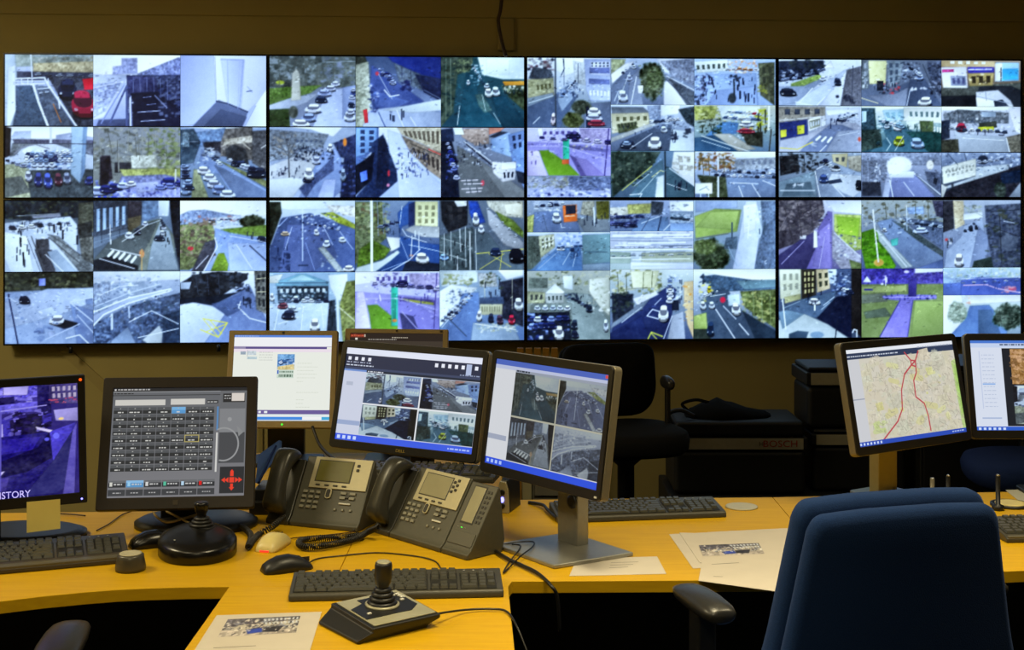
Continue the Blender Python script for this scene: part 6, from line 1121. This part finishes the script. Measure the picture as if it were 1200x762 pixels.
o = MB().lathe([(.0135, .0875), (.0135, .0895), (.009, .0902)], 24).build('stick_cap', M['plate'], t); o.matrix_local = PM @ Matrix.Translation((0, .012, 0))
for i, (x, y, ww) in enumerate(((.028, .046, .008), (.040, .040, .008), (.052, .044, .008), (.052, .034, .008), (.052, .024, .008), (.044, .012, .008), (-.052, -.022, .008))):
    o = MB().box(x, x+ww, y, y+.006, .0034, .0055).build('button', M['white'], t); o.matrix_local = PM
tag(MB().tube(spline([desk(515, 719, .75), desk(545, 715, .737), desk(575, 714, .735), desk(594, 717, .734), at(606, 735, 2.66), at(620, 770, 2.62)], 8), .0022, 6).build('joystick_cable', M['cable'], None), 'thin black cable running from the silver plated joystick over the desk edge', 'cable')

# ---------------------------------------------------------------- papers
def sheet(name, label, corners, mat, cat='paper', th=.0006, group=None):
    t = thing(name, label, cat, corners[0], 0, group); c0 = corners[0]
    P = [q-c0 for q in corners]; MB().add([tuple(q) for q in P]+[tuple(q+Vector((0, 0, th))) for q in P], [(3, 2, 1, 0), (4, 5, 6, 7), (0, 1, 5, 4), (1, 2, 6, 5), (2, 3, 7, 6), (3, 0, 4, 7)]).build('sheet', mat, t)
    return t, c0
def printed(t, c0, corners, seed, z):
    rg = np.random.default_rng(seed); p = Picture((0, 0, 200, 60), 1.0, seed)
    p.draw('g a8a090 c8c4c0; p 5a5866 8 0 0 200 0 200 12 0 26; k 3a3a48,e0dcd8,70707c,8890a8,504858 120 9 0 6 200 40; p b8b0ac 6 0 38 200 44 200 60 0 60; p 3048b0 3 66 40 104 36 112 50 74 54; p 2c2c38 5 110 36 160 34 150 52 112 50; q c8d0e0 9 2 96 4 198 2 198 26 110 28; k f0ece8,484850 30 6 0 20 200 56')
    img = p.done(); H, W = img.shape[:2]; me = picture_mesh('photo_print', img, 0, 1, 0, 1, 0, True)
    co = np.zeros(H*W*3, np.float32); me.vertices.foreach_get('co', co); co = co.reshape(-1, 3); A, B, C_, D_ = [np.array(q-c0) for q in corners]
    u, v = co[:, :1], co[:, 1:2]; n = (D_*(1-u)+C_*u)*(1-v)+(A*(1-u)+B*u)*v; n[:, 2] += z
    me.vertices.foreach_set('co', n.astype(np.float32).ravel()); me.update(); o = link('photo_print', me, M['prnt'], t, 'small printed photo of a control room')
def textline(t, c0, a_, b_, th=.0014, z=.0008):
    d_ = (b_-a_).normalized(); s_ = d_.cross(Vector((0, 0, 1)))*th; P = [a_-s_, b_-s_, b_+s_, a_+s_]
    MB().add([tuple(q-c0+Vector((0, 0, z))) for q in P], [(0, 1, 2, 3)]).build('text_line', M['greymetal'], t)
c = [desk(254, 721.5, .7302), desk(377, 717.5, .7302), desk(352, 800, .7302), desk(200, 806, .7302)]
t, c0 = sheet('printed_paper', 'white sheet with a small photo at the front of the desk extension', c, M['paper'])
printed(t, c0, [desk(267, 726.5, .7302), desk(352, 722.5, .7302), desk(347, 742, .7302), desk(255, 747.5, .7302)], 3, .0009)
textline(t, c0, desk(250, 760, .7302), desk(300, 757.5, .7302))
c = [desk(676, 655, .7302), desk(770, 652.5, .7302), desk(781, 673, .7302), desk(667, 675.5, .7302)]
t, c0 = sheet('small_paper', 'small white slip of paper under the silver monitor stand', c, M['paper'])
for i in range(3): textline(t, c0, desk(716-i, 660+i*3, .7302), desk(748-i*6, 659+i*3, .7302))
c = [desk(784, 626.5, .7302), desk(835, 624, .7302), desk(880, 664, .7302), desk(812, 666.5, .7302)]
sheet('paper_sheet', 'blank sheet edge below the printed sheet on the right desk', c, M['paper'])
c = [desk(796, 624.5, .7312), desk(846, 626, .7312), desk(880, 655, .7312), desk(820, 660, .7312)]
sheet('paper_sheet', 'white sheet tucked under the printed sheet, showing its top corner', c, M['paper'])
c = [desk(834, 623.5, .7322), desk(938, 618.5, .7322), desk(909, 693.5, .7322), desk(818.5, 681, .7322)]
t, c0 = sheet('printed_paper', 'white sheet with a small photo overhanging the desk by the blue chair', [desk(829, 624, .7322), desk(938, 618.5, .7322), desk(909, 693.5, .7322), desk(818.5, 681, .7322)], M['paper'])
printed(t, c0, [desk(819, 639.5, .7322), desk(889, 637, .7322), desk(896, 649.5, .7322), desk(824, 652.5, .7322)], 4, .0009)
textline(t, c0, desk(834, 662, .7322), desk(866, 660, .7322)); textline(t, c0, desk(836, 676, .7322), desk(847, 676.5, .7322))
t = thing('cable_grommet', 'flat grey round cable cover set in the desk behind the papers', 'grommet', desk(869, 594.5))
MB().lathe([(.043, 0), (.043, .003), (.039, .004)], 36).build('cover', M['greydisc'], t)

# ---------------------------------------------------------------- small things between the screens
t = thing('computer_speaker', 'small silver speaker with a blue light beside the phone module', 'speaker', desk(588.5, 601.5), math.radians(-10), 'desk audio')
fr = [(-.019, 0), (.019, 0), (.016, .06), (.010, .082), (-.006, .084), (-.013, .06)]
MB().loft([[(x, -.004, z) for x, z in fr], [(x, .008, z) for x, z in fr]], True, False).build('front', M['faceplate'], t, .002)
MB().loft([[(x*1.0+.002, .008, z*1.02) for x, z in fr], [(x*1.1+.012, .10, z*1.25) for x, z in fr]], True, False).build('body', M['black'], t, .003)
for i, z in enumerate((.055, .036, .020)):
    o = MB().lathe([(.0075, 0), (.0075, .003), (.005, .0035)], 18, Matrix.Rotation(math.pi/2, 4, 'X')).build('control_knob' if i != 1 else 'blue_light', M['black'] if i != 1 else M['blueled'], t); o.location = (.001, -.004, z)
    if i == 1: o.scale = (.62, .62, 1)
t = thing('desktop_computer', 'black computer box lying between the two phones', 'computer', Vector((-.28, 3.57, DESK)), math.radians(-8))
MB().box(-.155, .155, -.015, .10, 0, .092).build('case', M['black'], t, .004)
MB().box(-.150, .150, -.018, -.015, .042, .048).build('silver_strip', M['silver'], t)
MB().box(-.150, .150, -.018, -.015, .078, .084).build('vent_strip', M['stand'], t)
o = MB().lathe([(.009, 0), (.009, .003)], 20, Matrix.Rotation(math.pi/2, 4, 'X')).build('power_button', M['silver'], t); o.location = (-.075, -.015, .068)
keyboard('black keyboard resting on the computer box behind the phones', Vector((-.485, 3.59, DESK+.0925)), math.radians(-10), .11)
t = thing('docking_base', 'black plastic box behind the olive display phone', 'box', desk(305, 604))
MB().box(-.03, .05, 0, .10, 0, .035).build('case', M['black'], t, .004)
t = thing('ring_binder', 'blue folder leaning behind the touch monitor', 'folder', at(304, 563, 3.60), 0)
P = [at(299, 566, 3.64), at(303, 533, 3.70), at(327, 516, 3.80), at(327, 525, 3.78)]
base = t.location; MB().add([tuple(q-base) for q in P]+[tuple(q-base+Vector((.006, .008, -.004))) for q in P], [(0, 1, 2, 3), (7, 6, 5, 4), (0, 4, 5, 1), (1, 5, 6, 2), (2, 6, 7, 3), (3, 7, 4, 0)]).build('cover', M['folder'], t)
P = [at(303, 566, 3.62), at(323, 523, 3.78)]
MB().tube([q-base for q in P], .004).build('spine', M['bluedark'], t)
MB().box(-.012, .03, -.02, .1, -.118, -.02).build('holder', M['black'], t, .004)

def cable(label, pts, r=.0022, mat='cable', name='cable'):
    tag(MB().tube(spline(pts, 8), r, 6).build(name, M[mat], None, smooth=True), label, 'cable')
cable('black mouse cable crossing the desk in front of the second phone', [desk(357, 663, .738), desk(372, 655, .7325), desk(400, 651.5, .7325), desk(440, 648, .7325), desk(480, 651, .7325), desk(508, 657, .7325), desk(518, 668, .7325)], .0016)
cable('thin cream mouse cable passing the curly cord', [desk(337, 632, .738), desk(350, 630, .7325), desk(385, 627, .7325), desk(420, 622, .7325), desk(434, 613, .7325)], .0014, 'brown')
cable('thick black cable from the phone module over the desk edge', [desk(560, 632, .745), desk(575, 642, .738), desk(595, 655, .737), desk(612, 663, .736), desk(630, 672, .736), at(645, 686, 2.945), at(653, 700, 2.94), at(656, 740, 2.95)], .004)
cable('loop of thin black cable lying on the silver stand', [desk(583, 640, .736), desk(603, 636, .744), desk(624, 635, .745), desk(624, 641, .745), desk(610, 652, .745), desk(597, 665, .735), desk(590, 671, .735), desk(596, 660, .735), desk(610, 641, .744), desk(600, 638, .744)], .0018)
cable('black phone cable looped beside the silver speaker', [desk(570, 618, .735), desk(580, 610, .735), desk(584, 612, .735), desk(576, 614, .735), desk(566, 612, .735)], .0016)
cable('bundle of dark cables behind the silver stand', [desk(620, 589, .734), desk(636, 592, .74), desk(642, 598, .74), desk(652, 607, .74), desk(668, 613, .735)], .0045, 'black')
cable('thin dark cable trailing behind the dark keyboard', [desk(113, 622, .733), desk(128, 614, .733), desk(142, 604, .733), desk(155, 599, .735)], .0016, 'brown')
cable('tan cable looped on the oval foot of the touch monitor', [desk(180, 600, .77), desk(184, 606, .765), desk(196, 612, .762), desk(215, 608, .765), desk(236, 602, .77)], .0035, 'tan')
cable('straight tan cable lying across the oval foot of the touch monitor', [desk(194, 599, .77), desk(210, 607, .766), desk(232, 619, .758)], .003, 'tan')
cable('black cable hanging behind the web page monitor', [at(366, 500, 4.2), at(375, 522, 4.15), at(390, 537, 4.05), at(405, 545, 3.9)], .005)
cable('black cable coming out from the olive display phone', [desk(414, 622, .735), desk(424, 614, .738), desk(432, 604, .735), desk(428, 598, .735)], .003)
cable('thin brown cable lying behind the yellow sticky note', [desk(100, 604.5, .735), desk(85, 603, .735), desk(66, 602, .735)], .002, 'brown')

# sticks, tray and mat behind the blue chair
def stick(name, label, px, y0, y1, Y, r, mat, tip=None, cat='antenna'):
    b = at(px, y1, Y); b.z = DESK; h = at(px, y0, Y).z-DESK
    t = thing(name, label, cat, b); MB().lathe([(r*2.6, 0), (r*2.6, .012), (r, .016), (r, h-.004), (r*.8, h)], 16).build('rod', M[mat], t)
    if tip: MB().lathe([(r*.9, h-.001), (r*.7, h+.002), (r*.3, h+.003)], 14).build('tip', M[tip], t)
stick('silver_rod', 'slim silver rod behind the top of the blue chair', 1092.5, 560, 582, 3.7, .006, 'silver', None, 'rod')
stick('radio_antenna', 'dim black antenna behind the top of the blue chair', 1111, 557.5, 582, 3.75, .006, 'black', 'chrome')
stick('radio_antenna', 'black antenna with a bright tip beside the round cream tray', 1169.5, 557, 596, 3.62, .0062, 'black', 'chrome')
t = thing('cream_tray', 'round cream tray with a black rim behind the blue chair', 'tray', desk(1184, 592.5))
MB().lathe([(.040, .004), (.040, .008), (.03, .009)], 36).build('dish', M['cream'], t); MB().lathe([(.052, 0), (.052, .006), (.046, .007), (.042, .004)], 36).build('rim_ring', M['black'], t)
c = [desk(1178, 574.5, .7302), desk(1216, 573.5, .7302), desk(1218, 588, .7302), desk(1196, 589, .7302)]
sheet('grey_mat', 'flat grey mat at the right edge behind the cream tray', c, M['greydisc'], 'mat')

# ---------------------------------------------------------------- chairs
def office_chair(label, loc, rotz, fabric, shellm, W0=.52, W1=.42, bh=.60, seat_h=.47, back_z=.50, recline=18, arms=(1, 1), arm_z=.77, arm_y=.02, arm_x=.29, seat_mat=None, round_bottom=False, seat_r=.255, pad=1.0, base_r=.30):
    """origin on the floor below the seat; the chair faces +Y"""
    t = thing('office_chair', label, 'chair', loc, rotz, 'office chairs')
    def outline(w0, w1, h, r, inset=0, n=6):
        w0, w1 = w0/2, w1/2; side = [(w0*.62, 0), (w0*.80, h*.02), (w0*.93, h*.12), (w0*.99, h*.26), (w0, h*.38), (w0*.6+w1*.4, h*.56), (w0*.28+w1*.72, h*.74), (w1*1.0, h*.90), (w1*.965, h*.955), (w1*.88, h*.992), (w1*.72, h*1.0), (w1*.4, h*1.006)]
        if round_bottom: side = [(w0*.45, 0), (w0*.7, h*.04), (w0*.9, h*.16), (w0, h*.36), (w0*1.0, h*.6), (w1*.98, h*.85), (w1*.9, h*.95), (w1*.75, h), (w1*.4, h*1.01)]
        pts = [(x, z) for x, z, _ in spline([(x, z, 0) for x, z in side], 4)]; pts = pts+[(-x, z) for x, z in pts[::-1]]
        sx = max(.2, 1-inset/w0); sz = 1-inset*2/h
        return [(x*sx, (z-h/2)*sz+h/2) for x, z in pts]
    BM = Matrix.Translation((0, -.235, back_z)) @ Matrix.Rotation(math.radians(recline), 4, 'X')
    rb = .07 if not round_bottom else .16
    def slab(y0, y1, in0, name, mat, bulge=.012, w0=W0, w1=W1, h=bh):
        rings = [[(x, yy, z) for x, z in outline(w0, w1, h, rb, ins)] for yy, ins in ((y0, in0+.018), (y0+.006, in0+.006), (y0+.014, in0), (y1-.014, in0), (y1-.006, in0+.006), (y1, in0+.018), (y1+bulge*.7, in0+.06), (y1+bulge, in0+.11))]
        rings = [[(x, yy-bulge, z) for x, z in outline(w0, w1, h, rb*.8, in0+.10)] if False else r_ for yy, r_ in zip([0]*len(rings), rings)]
        o = MB().loft(rings, True, True).build(name, mat, t, smooth=True); o.matrix_local = BM; return o
    slab(.0, .045, .0, 'backrest_shell', shellm, .002, W0*.985, W1*.985, bh*.978)
    slab(.047, .10, .0, 'backrest', fabric, .02)
    ov = lambda z, s_: [(seat_r*s_*math.copysign(abs(math.cos(a_))**.7, math.cos(a_)), seat_r*.98*s_*math.copysign(abs(math.sin(a_))**.7, math.sin(a_))+.02, z) for a_ in np.linspace(0, 2*math.pi, 36, endpoint=False)]
    MB().loft([ov(seat_h-.075, .90), ov(seat_h-.06, .98), ov(seat_h-.03, 1.0), ov(seat_h-.008, .96), ov(seat_h, .85)], True, True).build('seat', seat_mat or fabric, t, smooth=True)
    MB().tube(spline([(0, .0, seat_h-.09), (0, -.22, seat_h-.085), (0, -.29, seat_h-.02), (0, -.29-math.sin(math.radians(recline))*.1, back_z+.16)], 6), .022).build('back_bar', M['black'], t)
    MB().lathe([(.028, .10), (.028, seat_h-.13), (.05, seat_h-.11), (.11, seat_h-.074)], 20).build('gas_column', M['black'], t)
    for k in range(5):
        a_ = 2*math.pi*k/5+.3; dv = Vector((math.cos(a_), math.sin(a_), 0))
        MB().tube([dv*.02+Vector((0, 0, .115)), dv*.18+Vector((0, 0, .095)), dv*base_r+Vector((0, 0, .075))], [.026, .022, .016]).build('base_arm', M['black'], t)
        MB().lathe([(.027, -.020), (.030, -.012), (.030, .012), (.027, .020)], 18, Matrix.Translation(dv*base_r+Vector((0, 0, .031))) @ Matrix.Rotation(a_, 4, 'Z') @ Matrix.Rotation(math.pi/2, 4, 'X')).build('caster', M['black'], t)
    for s_, on_ in zip((-1, 1), arms):
        if not on_: continue
        ax = s_*arm_x
        rings = []
        for v, ww, h0, h1 in ((-.125, .55, -.012, .006), (-.118, .78, -.018, .012), (-.09, .95, -.022, .018), (-.03, 1.0, -.024, .022), (.04, .97, -.024, .020), (.09, .88, -.022, .014), (.115, .70, -.018, .008), (.122, .45, -.012, .002)):
            rings.append([(ax+.036*pad*ww*math.copysign(abs(math.cos(a_))**.8, math.cos(a_)), arm_y+v*.82*pad, arm_z-.02+(h1 if math.sin(a_) > 0 else -h0)*math.sin(a_)) for a_ in np.linspace(0, 2*math.pi, 22, endpoint=False)])
        MB().loft(rings, True, True).build('armrest', M['armpad'], t, smooth=True)
        MB().box(ax-.02*pad, ax+.02*pad, arm_y-.026*pad, arm_y+.026*pad, seat_h-.10, arm_z-.038).build('arm_post', M['black'], t, .006)
        MB().box(min(ax, s_*.08)-.0, max(ax, s_*.08), arm_y-.028, arm_y+.028, seat_h-.105, seat_h-.085).build('arm_bracket', M['black'], t, .004)
    return t
office_chair('blue fabric office chair standing with its back to us at the right', (.667, 2.823, 0), math.radians(16), M['blue'], M['blue'], W0=.535, W1=.415, bh=.575, back_z=.418, recline=5, arm_z=.782, arm_y=-.02, arm_x=.305)
office_chair('office chair with a grey armrest below the curved desk', (-1.14, 2.49, 0), math.radians(8), M['blackcloth'], M['blackcloth'], arm_z=.718, arm_y=.13, arm_x=.285, recline=10, bh=.5, arms=(0, 1), pad=1.25)
office_chair('black office chair standing below the video wall', (.375, 4.50, 0), math.radians(195), M['blackcloth'], M['blackcloth'], W0=.33, W1=.33, bh=.245, seat_h=.80, back_z=.80, recline=4, arm_z=.955, arm_y=-.02, arm_x=.155, round_bottom=True, seat_r=.19, pad=.42, base_r=.24)
office_chair('navy blue office chair behind the right desk', (1.74, 4.48, 0), math.radians(170), M['blackcloth'], M['blackcloth'], W0=.36, W1=.34, bh=.30, seat_h=.70, back_z=.74, recline=4, arms=(0, 0), seat_mat=M['bluedark'])

# ---------------------------------------------------------------- cases stacked at the wall
def carry_case(label, x0, x1, y0, y1, z0, z1, s0, s1, text=None, handle=False):
    t = thing('equipment_case', label, 'case', (x0, y0, z0), 0, 'equipment cases'); w, d, h = x1-x0, y1-y0, z1-z0
    MB().box(0, w, 0, d, 0, s0-z0-.004).build('body', M['case'], t, .02, 3)
    MB().box(-.006, w+.006, -.006, d+.006, s0-z0, s1-z0).build('rim_band', M['case'], t, .006)
    MB().box(.012, w-.012, -.0085, -.006, s0-z0+.002, s1-z0-.002).build('label_strip', M['label'], t, .001, label='pale label strip')
    MB().box(.004, w-.004, .004, d-.004, s1-z0, h).build('lid', M['case'], t, .015, 3)
    if text:
        text_part('lettering', text, (s1-s0)*.78, M['redprint'], t, (w*.80, -.0095, (s0+s1)/2-z0), squeeze=1.15)
        text_part('emblem', 'H', (s1-s0)*.55, M['stand'], t, (w*.655, -.0095, (s0+s1)/2-z0)); 
    if handle:
        MB().tube(spline([(.0, .05, h-.02), (-.015, .05, h+.02), (.03, .05, h+.035), (.08, .05, h+.012)], 6), .008).build('handle', M['case'], t)
    return t
struct_cab = thing('low_cabinet', 'low black cabinet under the equipment cases', 'cabinet', (.575, 4.985, 0)); MB().box(0, .90, 0, .38, 0, .458).build('body', M['case'], struct_cab, .006)
for i in range(2): MB().box(.01+i*.445, .44+i*.445, -.012, 0, .03, .44).build('door', M['case'], struct_cab, .004)
carry_case('wide black case with red lettering on its pale strip', .594, 1.078, 5.0, 5.30, .46, .727, .625, .669, 'BOSCH', True)
carry_case('black case with a plain pale strip beside the lettered case', 1.112, 1.46, 5.05, 5.33, .46, .690, .632, .674)
carry_case('black case with a pale strip on top of the plain case', 1.095, 1.41, 5.06, 5.32, .691, .918, .852, .90)
t = thing('dark_filler', 'black block added as dark backing behind the map monitor', 'cabinet', (1.50, 5.02, 0))  # added block that keeps the gap behind the right monitors black
MB().box(0, .95, 0, .36, 0, .93).build('body', M['case'], t, .006)
for i in range(2): MB().box(.01+i*.47, .465+i*.47, -.012, 0, .03, .91).build('door', M['case'], t, .004)
t = thing('black_bag', 'limp black bag lying on the lettered case', 'bag', (.78, 5.13, .7275))
rings = []
for v, w, h in ((-.13, .02, .01), (-.11, .06, .025), (-.06, .085, .048), (-.01, .10, .062), (.05, .09, .045), (.11, .075, .03), (.17, .05, .018), (.19, .015, .008)):
    rings.append([(v, w*math.cos(a_), max(0, h*math.sin(a_)*(1+.15*math.sin(5*a_+v*40)))) for a_ in np.linspace(0, 2*math.pi, 20, endpoint=False)])
MB().loft(rings, True, True).build('bag_body', M['blackcloth'], t, smooth=True)
MB().tube(spline([(-.12, 0, .02), (-.14, .0, .045), (-.09, 0, .06), (-.04, 0, .05)], 6), .006).build('strap', M['blackcloth'], t)
t = thing('filing_cabinet', 'grey ribbed cabinet with a pale corner post behind the silver stand', 'cabinet', (.03, 4.02, 0))
MB().box(.03, .13, 0, .22, 0, .74).build('body', M['greymetal'], t, .004); MB().box(0, .028, -.01, .22, 0, .76).build('corner_post', M['post'], t, .003)
for i in range(12): MB().box(.036, .125, -.006, 0, .04+i*.058, .075+i*.058).build('rib', M['greymetal'], t, .002)
t = thing('wood_strip_panel', 'brown wooden panel behind the gap between the black monitors', 'panel', (.02, 5.40, 0))
for i in range(5): MB().box(i*.034, i*.034+.026, 0, .02, 0, .95).build('slat', M['edge'], t, .002)
